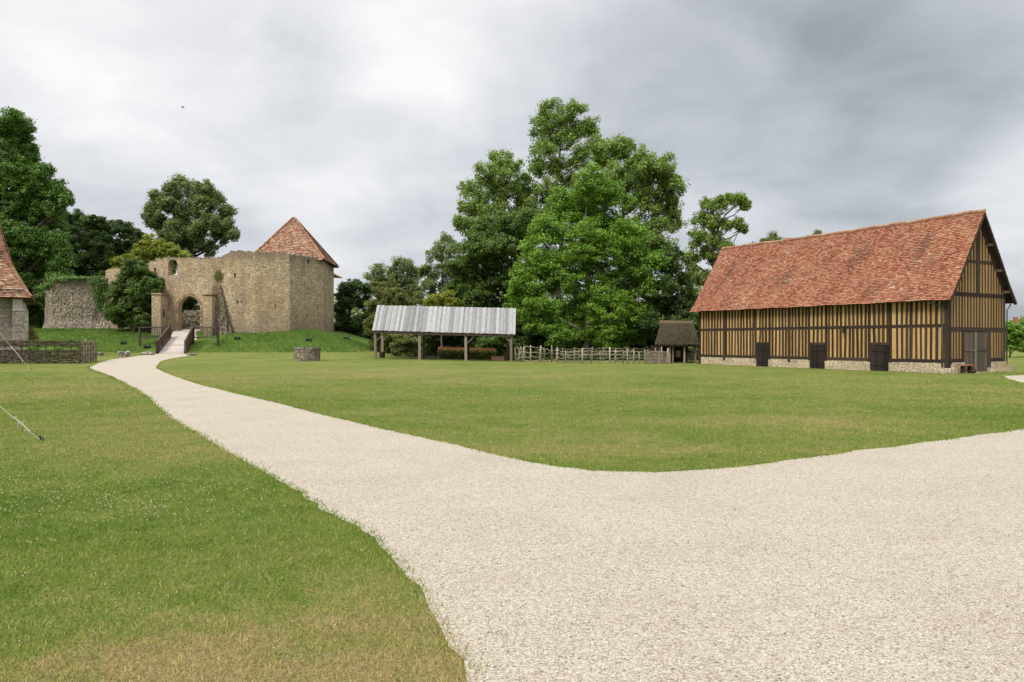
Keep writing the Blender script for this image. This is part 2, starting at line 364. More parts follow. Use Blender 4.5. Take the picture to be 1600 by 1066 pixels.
M = {}
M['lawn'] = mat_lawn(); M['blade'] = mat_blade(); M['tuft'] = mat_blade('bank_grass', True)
M['gravel'] = mat_gravel(); M['pebble'] = mat_gravel('gravel_stones', True)
M['castle'] = mat_stone('castle_masonry', [(0.31, 0.235, 0.15), (0.46, 0.355, 0.23), (0.55, 0.435, 0.29), (0.67, 0.55, 0.39)], (0.29, 0.22, 0.14), 4.2, 10.0, stain=(0.17, 0.145, 0.11), stain_amt=0.5, zref=10.2, bs=0.42)
M['ruin'] = mat_stone('ruin_masonry', [(0.26, 0.215, 0.16), (0.38, 0.32, 0.24), (0.47, 0.40, 0.305), (0.60, 0.53, 0.42)], (0.23, 0.19, 0.14), 4.6, 9.0, stain=(0.10, 0.09, 0.075), stain_amt=0.6, warm=(0.26, 0.17, 0.12), bs=1.0)
M['rubble'] = mat_stone('rubble_masonry', [(0.20, 0.165, 0.12), (0.31, 0.255, 0.185), (0.42, 0.345, 0.25)], (0.16, 0.13, 0.09), 4.0, 7.0, bs=0.8)
M['ashlar'] = mat_stone('dressed_stone', [(0.28, 0.20, 0.115), (0.36, 0.265, 0.16), (0.46, 0.36, 0.24)], (0.20, 0.15, 0.09), 1.6, 3.0, stain_amt=0.35, bs=0.5)
M['pale'] = mat_stone('pale_masonry', [(0.25, 0.22, 0.18), (0.34, 0.30, 0.25), (0.43, 0.385, 0.32)], (0.23, 0.20, 0.165), 3.0, 7.0, stain=(0.15, 0.13, 0.11), stain_amt=0.5, warm=(0.33, 0.25, 0.17), bs=0.6)
M['pale_slab'] = mat_plain('smooth_pale_slab', (0.42, 0.38, 0.33), 0.9, 0.12)
M['plinth'] = mat_stone('plinth_masonry', [(0.54, 0.44, 0.30), (0.63, 0.53, 0.38), (0.71, 0.62, 0.47)], (0.47, 0.37, 0.24), 4.5, 11, stain=(0.36, 0.28, 0.18), stain_amt=0.35, warm=(0.52, 0.37, 0.19), bs=0.8)
M['beam'] = mat_wood('old_oak', (0.018, 0.012, 0.008), (0.062, 0.042, 0.028), (5, 5, 1.2))
M['door'] = mat_wood('dark_door_boards', (0.010, 0.008, 0.006), (0.036, 0.026, 0.019), (6, 6, 1))
M['gdoor'] = mat_wood('grey_brown_boards', (0.055, 0.042, 0.030), (0.13, 0.105, 0.078), (8, 8, 0.8))
M['gdoor_pale'] = mat_wood('silvered_strip', (0.13, 0.12, 0.09), (0.22, 0.20, 0.15), (8, 8, 0.8))
M['greypost'] = mat_wood('weathered_posts', (0.13, 0.105, 0.08), (0.29, 0.245, 0.20), (6, 6, 0.8))
M['brownpost'] = mat_wood('brown_posts', (0.07, 0.035, 0.02), (0.15, 0.08, 0.05), (6, 6, 0.8))
M['silver'] = mat_wood('silver_boards', (0.17, 0.168, 0.165), (0.30, 0.298, 0.293), (3.0, 1.0, 1.0), (0.43, 0.425, 0.42), bs=0.4)
M['stick'] = mat_wood('peeled_sticks', (0.13, 0.10, 0.068), (0.40, 0.33, 0.25), (3, 3, 2))
M['wattle'] = mat_wood('woven_rods', (0.022, 0.016, 0.011), (0.095, 0.072, 0.052), (3, 3, 3))
M['wattle_pale'] = mat_wood('woven_rods_pale', (0.13, 0.10, 0.07), (0.36, 0.30, 0.22), (3, 3, 3))
M['rail'] = mat_wood('dark_rail_wood', (0.030, 0.026, 0.020), (0.085, 0.072, 0.055), (2, 2, 2))
M['redpanel'] = mat_wood('red_brown_panel', (0.055, 0.020, 0.016), (0.125, 0.045, 0.036), (2, 2, 2))
M['deck'] = mat_wood('grey_deck', (0.30, 0.25, 0.21), (0.50, 0.44, 0.38), (1, 6, 1))
M['bark'] = mat_wood('tree_bark', (0.035, 0.028, 0.020), (0.12, 0.10, 0.075), (3, 3, 0.8), bs=0.9)
M['bark_pale'] = mat_wood('pale_bark', (0.10, 0.09, 0.07), (0.27, 0.24, 0.19), (3, 3, 0.8), bs=0.9)
M['thatch'] = mat_wood('mossy_thatch', (0.022, 0.018, 0.010), (0.085, 0.068, 0.036), (3, 3, 1.5), (0.17, 0.15, 0.055), bs=1.0)
M['ridge_thatch'] = mat_wood('ridge_thatch', (0.07, 0.048, 0.026), (0.20, 0.14, 0.08), (9, 9, 2), bs=1.0)
M['bench'] = mat_wood('orange_brown_wood', (0.17, 0.07, 0.03), (0.32, 0.15, 0.07), (2, 2, 2))
M['tile'] = mat_tile('clay_tiles', [(0.0, (0.11, 0.050, 0.036)), (0.16, (0.22, 0.082, 0.050)), (0.42, (0.32, 0.125, 0.072)), (0.70, (0.39, 0.170, 0.098)), (0.88, (0.38, 0.215, 0.135)), (0.95, (0.55, 0.36, 0.23)), (1.0, (0.66, 0.55, 0.40))])
M['tile_old'] = mat_tile('old_clay_tiles', [(0.0, (0.15, 0.075, 0.05)), (0.25, (0.26, 0.125, 0.078)), (0.6, (0.36, 0.19, 0.12)), (0.88, (0.40, 0.25, 0.165)), (1.0, (0.50, 0.39, 0.28))])
M['dark'] = mat_plain('dark_metal', (0.02, 0.022, 0.024), 0.5)
M['lead'] = mat_plain('zinc_pipe', (0.09, 0.09, 0.085), 0.55, metal=0.3)
M['rope'] = mat_plain('pale_rope', (0.55, 0.53, 0.47), 0.9)
M['rope_grey'] = mat_plain('grey_cord', (0.30, 0.29, 0.26), 0.9)
M['canvas'] = mat_plain('canvas', (0.55, 0.50, 0.40), 0.9)
M['ground_dark'] = mat_plain('dark_boards_and_slit', (0.03, 0.022, 0.016), 0.9)
M['brick'] = mat_plain('brick_stack', (0.30, 0.12, 0.08), 0.9, 0.4, 9)
M['bird'] = mat_plain('bird_feathers', (0.05, 0.05, 0.055), 0.8)
M['flower'] = mat_plain('clover_white', (0.46, 0.46, 0.36), 0.8, 0.15)
M['stonegrey'] = mat_stone('loose_stone', [(0.25, 0.22, 0.18), (0.42, 0.38, 0.31), (0.55, 0.5, 0.43)], (0.2, 0.17, 0.14), 3, 3)
# daub infill
def mat_daub(name, c0, c1, c2):
    m, t, b, out = newmat(name); ov = coords(t, 'Object', (1.3, 1.3, 0.8))
    n1 = noise(t, ov, 1.1, 5, 0.7); n2 = noise(t, ov, 18, 4, 0.7); n3 = noise(t, coords(t, 'Object', (3.7, 3.7, 0.15)), 1.0, 2, 0.5)
    col = ramp(t, mth(t, 'ADD', mth(t, 'MULTIPLY', n1, 0.5), mth(t, 'MULTIPLY', n3, 0.5)), [(0.33, c0), (0.5, c1), (0.68, c2)])
    col = mixc(t, 0.6, col, ramp(t, n2, [(0.3, 0.7), (0.7, 1.25)]), 'MULTIPLY')
    t.links.new(col, b.inputs['Base Color']); bump(t, b, n2, 0.6, 0.03); return m
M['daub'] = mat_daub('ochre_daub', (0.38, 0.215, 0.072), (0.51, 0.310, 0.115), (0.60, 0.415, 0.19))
M['daub_g'] = mat_daub('shaded_gable_daub', (0.24, 0.15, 0.055), (0.32, 0.205, 0.075), (0.38, 0.255, 0.11))  # darker copy of the ochre daub with the gable's shade painted in

LEAF = {
 'walnut': mat_leaf('walnut_leaves', (0.074, 0.150, 0.016), (0.143, 0.267, 0.026), (0.250, 0.381, 0.047)),
 'ash': mat_leaf('ash_leaves', (0.083, 0.150, 0.030), (0.178, 0.267, 0.051), (0.330, 0.406, 0.102)),
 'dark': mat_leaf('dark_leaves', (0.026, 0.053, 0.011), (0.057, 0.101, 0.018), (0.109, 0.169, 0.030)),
 'dense': mat_leaf('dense_leaves', (0.043, 0.082, 0.015), (0.089, 0.151, 0.025), (0.164, 0.242, 0.048)),
 'poplar': mat_leaf('poplar_leaves', (0.059, 0.101, 0.029), (0.134, 0.192, 0.052), (0.302, 0.342, 0.139)),
 'lime': mat_leaf('yellow_green_leaves', (0.097, 0.133, 0.013), (0.213, 0.251, 0.025), (0.350, 0.352, 0.047)),
 'willow': mat_leaf('olive_leaves', (0.081, 0.103, 0.021), (0.142, 0.167, 0.039), (0.259, 0.245, 0.072)),
 'far': mat_leaf('far_leaves', (0.076, 0.120, 0.035), (0.149, 0.201, 0.060), (0.274, 0.310, 0.110)),
 'fir': mat_leaf('left_tree_leaves', (0.044, 0.100, 0.018), (0.097, 0.187, 0.031), (0.172, 0.268, 0.049)),
 'ivy': mat_leaf('ivy_leaves', (0.030, 0.068, 0.009), (0.071, 0.141, 0.015), (0.141, 0.213, 0.033), 1.5),
 'hedge': mat_leaf('hedge_leaves', (0.082, 0.116, 0.021), (0.153, 0.184, 0.033), (0.236, 0.252, 0.059), 1.5),
 'hedge_red': mat_leaf('dry_stems', (0.177, 0.068, 0.025), (0.331, 0.155, 0.068), (0.495, 0.272, 0.127), 1.5),
}

# ------------------------------------------------------------------ ground, paths
def grid_mesh(xs, ys, zf):
    xx, yy = np.meshgrid(xs, ys); zz = zf(xx, yy)
    v = np.stack([xx.ravel(), yy.ravel(), zz.ravel()], 1); nx, ny = len(xs), len(ys)
    i = (np.arange(ny-1)[:, None]*nx+np.arange(nx-1)[None]).ravel()
    return v, np.stack([i, i+1, i+1+nx, i+nx], 1)
xs = np.unique(np.concatenate([np.linspace(-900, -90, 12), np.arange(-90, 60, 1.0), np.linspace(60, 900, 12)]))
ys = np.unique(np.concatenate([np.linspace(-200, 0, 6), np.arange(0, 120, 1.0), np.linspace(120, 1600, 24)]))
v, f = grid_mesh(xs, ys, ground)
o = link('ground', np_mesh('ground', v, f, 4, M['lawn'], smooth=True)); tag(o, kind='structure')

left_px = [(725, 1066), (712, 1030), (690, 985), (676, 962), (650, 915), (606, 862), (575, 832), (512, 798), (470, 770), (410, 738), (345, 700), (270, 655), (235, 625), (200, 602), (170, 588), (140, 576)]
left_w = [G(*p) for p in left_px]
right_px = [(247, 576), (262, 583), (300, 597), (350, 610), (400, 622), (450, 634), (500, 648), (550, 659), (600, 671), (650, 682), (700, 693), (760, 707), (820, 720), (880, 730), (940, 736), (1000, 738), (1060, 737), (1120, 733), (1200, 724), (1300, 710), (1400, 697), (1500, 684), (1600, 671)]
right_w = [G(*p) for p in right_px]
far_left = [(150, 569), (168, 563), (205, 558), (244, 553.5)]; far_right = [(292, 553.5), (300, 556), (262, 562.5), (249, 569)]
fl_w = [G(*p) for p in far_left]; fr_w = [G(*p) for p in far_right]
base_pts = [Vector((1.2, -10, 0)), Vector((0.5, 1.5, 0)), Vector((0.1, 2.8, 0))] + left_w + fl_w
tail = [Vector(p+(0,)) for p in [(13.5, 16.6), (17.3, 19.2), (19.3, 22.5), (19.9, 26), (20.5, 29.6), (21.8, 32.6), (23.3, 35.3), (24.4, 36.4), (26.5, 37.5), (30, 39.2), (34, 40), (50, 37), (50, -10)]]
outline = base_pts + fr_w + right_w + tail
def densify(pts, step, jit, seed=3):
    rr = random.Random(seed); out = []; wv = lambda a, b: 0.022*math.sin(a*2.9+b*2.3)+0.018*math.sin(a*9.7-b*6.9)
    n = len(pts)
    for i in range(n):
        a, b = pts[i], pts[(i+1) % n]; p0, p3 = pts[(i-1) % n], pts[(i+2) % n]
        ln = (b-a).length; sharp = ln > 12
        k = max(1, min(int(ln/step), 110))
        for j in range(k):
            t = j/k
            q = a.lerp(b, t) if sharp else 0.5*((2*a)+(-p0+b)*t+(2*p0-5*a+4*b-p3)*t*t+(-p0+3*a-3*b+p3)*t**3)
            out.append(Vector((q.x+wv(q.x, q.y)+rr.gauss(0, jit), q.y+wv(q.y, q.x)+rr.gauss(0, jit), 0)))
    return out
sm_out = densify(outline, 0.16, 0.012)
bm = bmesh.new(); vs = [bm.verts.new(p) for p in sm_out]
tri = tessellate_polygon([sm_out])
for t_ in tri:
    try: bm.faces.new([vs[i] for i in t_])
    except ValueError: pass
for yv in list(range(42, 76, 1)):
    g = bm.verts[:]+bm.edges[:]+bm.faces[:]; bmesh.ops.bisect_plane(bm, geom=g, plane_co=(0, yv, 0), plane_no=(0, 1, 0))
for xv in range(-40, -18, 1):
    g = [e for e in bm.verts if e.co.y > 40]; g += [e for e in bm.edges if max(q.co.y for q in e.verts) > 40]; g += [e for e in bm.faces if max(q.co.y for q in e.verts) > 40]
    bmesh.ops.bisect_plane(bm, geom=g, plane_co=(xv, 0, 0), plane_no=(1, 0, 0))
for q in bm.verts: q.co.z = gz(q.co.x, q.co.y)+(0.004 if q.co.y < 41 else 0.015)
bmesh.ops.recalc_face_normals(bm, faces=bm.faces)
me = bpy.data.meshes.new('gravel_path'); bm.to_mesh(me); bm.free(); me.materials.append(M['gravel'])
if me.polygons[0].normal.z < 0: me.flip_normals()
tag(link('gravel_path', me), kind='structure')
PO = np.array([(p.x, p.y) for p in sm_out])
def in_path(x, y):
    inside = np.zeros(len(x), bool); n = len(PO)
    ymin, ymax = y.min(), y.max()
    for i in range(n):
        x0, y0 = PO[i]; x1, y1 = PO[(i+1) % n]
        if max(y0, y1) < ymin or min(y0, y1) > ymax or y0 == y1: continue
        c = ((y0 > y) != (y1 > y)); xi = x0+(y-y0)*(x1-x0)/(y1-y0)
        inside ^= c & (x < xi)
    return inside

def blades(name, x, y, h, wd, mat, var, lean=0.5, z=None):
    n = len(x); a = RNG.uniform(0, 2*np.pi, n); la = RNG.uniform(0, 2*np.pi, n); lm = h*lean*RNG.uniform(0.2, 1.3, n)
    z = ground(x, y) if z is None else z
    z = z-0.004
    cxx, cyy = np.cos(a)*wd/2, np.sin(a)*wd/2
    v = np.empty((n, 3, 3)); v[:, 0] = np.stack([x-cxx, y-cyy, z], 1); v[:, 1] = np.stack([x+cxx, y+cyy, z], 1)
    v[:, 2] = np.stack([x+np.cos(la)*lm, y+np.sin(la)*lm, z+h], 1)
    return link(name, np_mesh(name, v.reshape(-1, 3), np.arange(3*n).reshape(-1, 3), 3, mat, var))
# mown grass, denser close by
gx, gy = [], []
for (y0, y1, dens) in [(2.6, 4.5, 6800), (4.5, 6.5, 4300), (6.5, 9, 2300), (9, 12, 1100), (12, 16, 620), (16, 22, 320), (22, 30, 170), (30, 42, 100)]:
    x0, x1 = -y1*0.74-0.5, min(y1*0.74+0.5, 30)
    n = int((x1-x0)*(y1-y0)*dens); x = RNG.uniform(x0, x1, n); y = RNG.uniform(y0, y1, n)
    k = ~in_path(x, y) & (RNG.random(n) < np.clip((44-y)/24, 0.0, 1)); gx.append(x[k]); gy.append(y[k])
gx = np.concatenate(gx); gy = np.concatenate(gy)
dd = np.hypot(gx, gy); n = len(gx)
hh = (0.012+0.019*RNG.random(n)**1.6)*(1+dd*0.02); ww = 0.0032+0.00095*dd
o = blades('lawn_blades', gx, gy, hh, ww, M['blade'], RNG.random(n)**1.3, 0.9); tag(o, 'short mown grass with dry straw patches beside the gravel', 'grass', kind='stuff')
# fringe of longer grass along the gravel edge
ex, ey, ed = [], [], []
for i in range(len(PO)-1):
    p, q = PO[i], PO[i+1]; m_ = (p+q)/2; ln = np.hypot(*(q-p)); d = np.hypot(*m_)
    if d > 72 or m_[1] < 2.6 or ln > 2 or m_[1] > 66: continue
    k = int(ln*max(380*3.5/max(d, 3.5), 60)); tt = RNG.random(k)
    nrmv = np.array([-(q-p)[1], (q-p)[0]])/max(ln, 1e-6)
    off = RNG.normal(0.0, 0.03, k)*(1+0.9*np.sin(m_[0]*3.1+m_[1]*4.7)**2)
    ex.append(p[0]+(q-p)[0]*tt+nrmv[0]*off); ey.append(p[1]+(q-p)[1]*tt+nrmv[1]*off)
ex = np.concatenate(ex); ey = np.concatenate(ey); dd = np.hypot(ex, ey); n = len(ex)
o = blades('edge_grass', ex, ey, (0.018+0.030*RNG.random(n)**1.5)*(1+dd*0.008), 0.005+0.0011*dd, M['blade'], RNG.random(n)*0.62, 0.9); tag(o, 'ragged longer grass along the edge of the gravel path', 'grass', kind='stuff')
# clover flowers
n = 900; fx = RNG.normal(0, 1, n); fy = RNG.normal(0, 1, n)
cs = np.array([(-5.2, 8.6, 1.5, 0.7), (-4.0, 7.4, 1.0, 0.4), (-2.6, 5.0, 1.4, 0.9), (-8.0, 11.5, 1.5, 1.0), (4, 20, 5, 4), (-2, 22, 6, 5), (-3, 9.5, 2, 1.5)])
ci = RNG.choice(len(cs), n, p=[.3, .16, .06, .1, .16, .16, .06]); fx = cs[ci, 0]+fx*cs[ci, 2]; fy = cs[ci, 1]+fy*cs[ci, 3]
k = (fy > 3) & ~in_path(fx, np.maximum(fy, 2)); fx, fy = fx[k], fy[k]
OCT = np.array([(1,0,0),(0,1,0),(-1,0,0),(0,-1,0),(0,0,1),(0,0,-1)], float); OF = np.array([(0,1,4),(1,2,4),(2,3,4),(3,0,4),(1,0,5),(2,1,5),(3,2,5),(0,3,5)])
def octs(name, x, y, z, r, mat, var, squash=0.6):
    n = len(x); ang = RNG.uniform(0, 6.28, n); c, s = np.cos(ang), np.sin(ang)
    sc3 = r[:, None, None]*(1+RNG.uniform(-0.35, 0.35, (n, 6, 3))); P = OCT[None]*sc3; P[:, :, 2] *= squash
    Q = P.copy(); Q[:, :, 0] = P[:, :, 0]*c[:, None]-P[:, :, 1]*s[:, None]; Q[:, :, 1] = P[:, :, 0]*s[:, None]+P[:, :, 1]*c[:, None]
    Q[:, :, 0] += x[:, None]; Q[:, :, 1] += y[:, None]; Q[:, :, 2] += z[:, None]
    fcs = (OF[None]+(np.arange(n)*6)[:, None, None]).reshape(-1, 3)
    return link(name, np_mesh(name, Q.reshape(-1, 3), fcs, 3, mat, np.repeat(var, 8)))
n = len(fx); o = octs('clover_flowers', fx, fy, np.full(n, 0.035), 0.0045+0.00042*fy, M['flower'], RNG.random(n), 0.9); tag(o, 'white clover heads dotted over the lawn', 'flowers', kind='stuff')
# loose stones on the gravel near the camera
px_, py_ = [], []
for (y0, y1, dens) in [(3.2, 4.6, 1500), (4.6, 6.5, 800), (6.5, 9.5, 260)]:
    x0, x1 = -y1*0.3, y1*0.74+0.3; n = int((x1-x0)*(y1-y0)*dens); x = RNG.uniform(x0, x1, n); y = RNG.uniform(y0, y1, n); k = in_path(x, y); px_.append(x[k]); py_.append(y[k])
px_ = np.concatenate(px_); py_ = np.concatenate(py_); n = len(px_); rr_ = 0.0035+0.0055*RNG.random(n)**2
o = octs('gravel_stones', px_, py_, np.full(n, 0.006), rr_, M['pebble'], RNG.random(n), 0.6); tag(o, 'loose pale pebbles lying on the gravel path', 'gravel', kind='stuff')
# rough grass on the castle bank
n = 85000; x = RNG.uniform(-58, -8, n); y = RNG.uniform(65, 80, n); z = ground(x, y); k = (z > 0.62) & (RNG.random(n) < 0.95) & ~((x > -34.5) & (x < -29) & (y > 66))
x, y, z = x[k], y[k], z[k]; o = blades('bank_grass', x, y, RNG.uniform(0.05, 0.17, len(x)), np.full(len(x), 0.06), M['tuft'], np.clip(RNG.random(len(x))*0.6+0.25*np.sin(x*0.7)*np.sin(y*1.1+x*0.3)+0.12, 0, 1), 0.8, z)
tag(o, 'green rough grass on the bank below the castle', 'grass', kind='stuff')

# ------------------------------------------------------------------ trees
LF = np.array([(0, -0.5, 0), (0.32, 0, 0.06), (0, 0.55, 0), (-0.32, 0, 0.06)])
def leaf_cards(cen, nrm_, size):
    n = len(cen); nrm_ = nrm_/np.linalg.norm(nrm_, axis=1, keepdims=True)
    r = RNG.normal(size=(n, 3)); u = np.cross(nrm_, r); u /= np.linalg.norm(u, axis=1, keepdims=True); q = np.cross(nrm_, u)
    v = (cen[:, None] + size[:, None, None]*(LF[None, :, 0:1]*u[:, None]+LF[None, :, 1:2]*q[:, None]+LF[None, :, 2:3]*nrm_[:, None]))
    return v.reshape(-1, 3), np.arange(4*n).reshape(-1, 4)
def foliage(lobes, n_leaf, leaf, clump_r, seed, density=1.0, under=0.35, flat=0.65, rough=0.18, bridge=0.25):
    """lobes (k,6): centre + radii in metres. Leaves sit in clumps spread through the shells of the lobes."""
    rg = np.random.default_rng(seed); lobes = np.array(lobes, float)
    area = (lobes[:, 3]*lobes[:, 5]+lobes[:, 3]*lobes[:, 4]+lobes[:, 4]*lobes[:, 5]); nc = np.maximum((area*4.2/(clump_r**2)*0.42*density).astype(int), 5)
    cc, dirs = [], []
    for L_, k in zip(lobes, nc):
        d = rg.normal(size=(k, 3)); d /= np.linalg.norm(d, axis=1, keepdims=True)
        keep = (d[:, 2] > -0.35) | (rg.random(k) < under); d = d[keep]
        r = np.where(rg.random(len(d)) < 0.72, rg.normal(0.92, rough, len(d)), rg.uniform(0.3, 0.9, len(d)))
        c = L_[:3]+d*r[:, None]*L_[3:]
        ins = np.zeros(len(c), bool)
        for M_ in lobes:
            if M_ is L_: continue
            ins |= (np.linalg.norm((c-M_[:3])/M_[3:], axis=1) < 0.58)
        keep = ~ins | (rg.random(len(c)) < 0.25)
        cc.append(c[keep]); dirs.append(d[keep])
    # inner foliage and sprays bridging neighbouring boughs
    main = lobes[:max(1, len(lobes)//9)]; nb = int(sum(len(c_) for c_ in cc)*bridge); ia = rg.integers(0, len(main), nb)
    dm = np.linalg.norm(main[:, None, :3]-main[None, :, :3], axis=2)+np.eye(len(main))*1e9
    ib = np.argsort(dm, axis=1)[:, :3][ia, rg.integers(0, min(3, max(1, len(main)-1)), nb)] if len(main) > 3 else ia
    tt = rg.random(nb)[:, None]; mr = main[ia, 3][:, None]
    cb_ = main[ia, :3]*(1-tt)+main[ib, :3]*tt+rg.normal(size=(nb, 3))*mr*0.42
    cc.append(cb_); dirs.append(rg.normal(size=(nb, 3))*0.6+np.array([0, 0, 0.3]))
    cc = np.concatenate(cc); dirs = np.concatenate(dirs); k = len(cc)
    wts = rg.uniform(0.4, 1.6, k); idx = rg.choice(k, n_leaf, p=wts/wts.sum())
    off = np.clip(rg.normal(size=(n_leaf, 3)), -1.7, 1.7)*clump_r*0.5*rg.uniform(0.75, 1.35, k)[idx][:, None]; off[:, 2] *= flat
    cen = cc[idx]+off
    nv = dirs[idx]*0.5+np.array([0, 0, 0.6])+off/clump_r*0.5+rg.normal(size=(n_leaf, 3))*0.75
    cv = rg.random(k)
    var = np.clip(0.55*rg.random(n_leaf)+0.35*cv[idx]+0.10+0.12*off[:, 2]/clump_r, 0, 1)
    return cen, nv, leaf*rg.uniform(0.65, 1.35, n_leaf), var, cc
def limb(mb, a, b, r0, r1, seed, sag=0.12, n=5, sides=6):
    rr = random.Random(seed); a = Vector(a); b = Vector(b); ln = (b-a).length; pts = []; rad = []
    for i in range(n+1):
        t = i/n; p = a.lerp(b, t); e = math.sin(t*math.pi)
        p = p+Vector((rr.gauss(0, 1), rr.gauss(0, 1), 0))*ln*0.035*e + Vector((0, 0, -ln*sag*e))
        pts.append(p); rad.append(r0+(r1-r0)*t)
    mb.tube(pts, rad, sides, True)
    return pts
TI = [0]
def tree(name, label, cat, bx, Y, lobes_px, mat, n_leaf, leaf=0.26, clump=0.9, trunk_r=0.3, top=None, bark='bark', depth=0.35, density=1.0, under=0.35, group=None, trunk_lean=0, by=None, flat=0.65, twigs=26, extra=(), rough=0.2, yscale=1.0, limbs=True):
    if mat in ('ash', 'far', 'poplar') and flat == 0.65: flat = 1.0; rough = 0.27; n_leaf = int(n_leaf*0.66)
    TI[0] += 1; sd = 100+TI[0]*17; rr = random.Random(sd)
    xs_ = [p[0] for p in lobes_px]; wpx = (max(xs_)-min(xs_))/F*Y
    base = Vector((X(bx, Y), Y, 0)); base.z = gz(base.x, base.y)-0.05
    root = empty(name, base, label, cat, group=group)
    lobes = []; subl = []
    for q in lobes_px:
        px, py, r = q[:3]
        r = r*0.93
        dy_ = q[3] if len(q) > 3 else rr.uniform(-1, 1)*wpx*depth
        Yq = Y+dy_; s = Yq/F
        c0 = (X(px, Yq), Yq, H-(py-CY)*s); R0 = r*s
        lobes.append((*c0, R0*0.78, R0*0.8*yscale, R0*rr.uniform(0.72, 0.84)))
        for _ in range(8):
            d = Vector((rr.gauss(0, 1), rr.gauss(0, 1), rr.gauss(0.25, 0.9))).normalized(); rs = R0*rr.uniform(0.22, 0.50); q_ = rr.uniform(0.62, 0.92)
            subl.append((c0[0]+d.x*R0*q_, c0[1]+d.y*R0*q_, c0[2]+d.z*R0*q_*0.95, rs, rs, rs*rr.uniform(0.7, 1.1)))
    cen, nv, sz, var, cc = foliage(lobes+subl, int(n_leaf*1.7), leaf*0.80, clump*0.62, sd, density, max(under, 0.5), flat, rough+0.04, 0.08 if flat == 1.0 else 0.25)
    gnd = ground(cen[:, 0], cen[:, 1]); k = cen[:, 2] > gnd+0.05; cen, nv, sz, var = cen[k], nv[k], sz[k], var[k]
    v, f = leaf_cards(cen, nv, sz)
    v = v-np.array(base)
    crown = link('crown', np_mesh('crown', v, f, 4, LEAF[mat] if isinstance(mat, str) else mat, var), root)
    mb = MB()
    zt = max(l[2] for l in lobes) if top is None else W(0, top, Y).z
    topx = sum(l[0]*l[3] for l in lobes)/sum(l[3] for l in lobes)
    tp = Vector((base.x+(topx-base.x)*0.25+trunk_lean, Y, zt-0.3))
    npt = 9; tpts = []
    for i in range(npt+1):
        t = i/npt; tpts.append(base.lerp(tp, t)+Vector((rr.gauss(0, 1), rr.gauss(0, 1), 0))*trunk_r*0.5*math.sin(t*math.pi))
    trad = [trunk_r*(1.35 if i == 0 else (1-i/npt)**0.8*0.95+0.06) for i in range(npt+1)]
    mb.tube(tpts, trad, 9)
    if limbs:
      for j, l in enumerate(lobes):
        c = Vector(l[:3]); tz = max(0.15, min(0.88, (c.z-l[5]*0.9-abs(c.x-base.x)*0.45-base.z)/(tp.z-base.z)))
        k_ = int(tz*npt); st = tpts[k_].lerp(tpts[min(k_+1, npt)], tz*npt-k_)
        r0 = trunk_r*max(0.18, 0.55*(1-tz)+0.12)
        limb(mb, st, c, r0, r0*0.35, sd+j, 0.08)
        near = cc[np.linalg.norm((cc-np.array(l[:3]))/np.array(l[3:]), axis=1) < 1.15]
        if len(near):
            for q in near[np.random.default_rng(sd+j).choice(len(near), min(len(near), max(3, twigs//2)), replace=False)]:
                a = Vector(c).lerp(st, 0.35*rr.random()); limb(mb, a, q, r0*0.3, 0.012, sd+j*7, 0.04, 3, 4)
    for (pts, r0, r1) in extra:
        P = [W(a, b, Y+(c if True else 0)) for a, b, c in pts]; n_ = len(P)
        mb.tube(P, [r0+(r1-r0)*i/(n_-1) for i in range(n_)], 6)
    mb.build('trunk', M[bark], root, smooth=True, fix=False)
    return root

tree('walnut_tree', 'broad bright green walnut tree in the middle, its pale trunk standing behind the stick fence', 'tree', 916, 69,
     [(925,292,30),(890,325,34),(955,318,36),(920,345,40),(855,360,30),(978,365,34),(905,385,42),(950,395,44),(842,400,36),(1003,408,32),(870,430,42),(925,440,46),(985,445,40),(822,452,34),(1015,448,24),(840,490,38),(890,490,42),(950,490,44),(1002,492,34),(815,490,24),(905,528,26),(950,520,30),(985,524,24),(870,520,24)],
     'walnut', 105000, 0.24, 0.75, 0.30, top=285, bark='bark_pale', depth=0.22, rough=0.14)
tree('tall_ash_tree', 'tallest ash tree, its airy top rising above the whole clump of trees', 'tree', 872, 88,
     [(868,176,26),(900,178,22),(845,200,22),(920,203,22),(885,215,30),(848,235,20),(930,228,16),(905,250,24),(868,262,20),(838,262,16),(890,285,20),(850,300,22),(915,300,25),(938,250,14),(900,320,20),(865,318,20)],
     'ash', 42000, 0.27, 0.75, 0.42, top=165, depth=0.3, density=0.75, under=0.2)
tree('right_ash_tree', 'round crowned ash tree behind the walnut on its right side', 'tree', 965, 83,
     [(952,240,26),(980,240,24),(1010,258,26),(1040,262,20),(1055,292,20),(1022,292,30),(985,290,30),(955,280,28),(1040,322,24),(1005,330,30),(1052,345,15),(1025,360,26),(985,370,26),(1040,385,16),(1010,400,26)],
     'ash', 55000, 0.27, 0.72, 0.45, top=250, depth=0.3, density=0.8, under=0.25)
tree('left_ash_tree', 'light green ash tree with open branches on the upper left of the tree clump', 'tree', 790, 85,
     [(780,255,20),(757,270,20),(735,298,18),(800,270,22),(768,298,26),(728,325,16),(750,325,20),(795,305,26),(815,330,26),(775,340,28),(722,350,14),(745,360,18),(820,290,16),(826,318,20),(838,342,20)],
     'ash', 42000, 0.26, 0.72, 0.4, top=262, depth=0.3, density=0.75, under=0.25)
tree('dense_hornbeam_tree', 'dense dark green tree filling the clump above the right half of the open shed', 'tree', 765, 74,
     [(762,362,26),(795,350,24),(740,390,28),(778,395,34),(812,385,24),(725,425,28),(760,430,34),(800,430,30),(712,462,28),(745,468,34),(785,470,36),(820,470,24),(700,500,24),(735,508,30),(775,512,34),(808,510,24),(695,470,18),(722,480,24),(832,365,20),(828,345,18)],
     'dense', 90000, 0.24, 0.7, 0.4, top=355, depth=0.22)
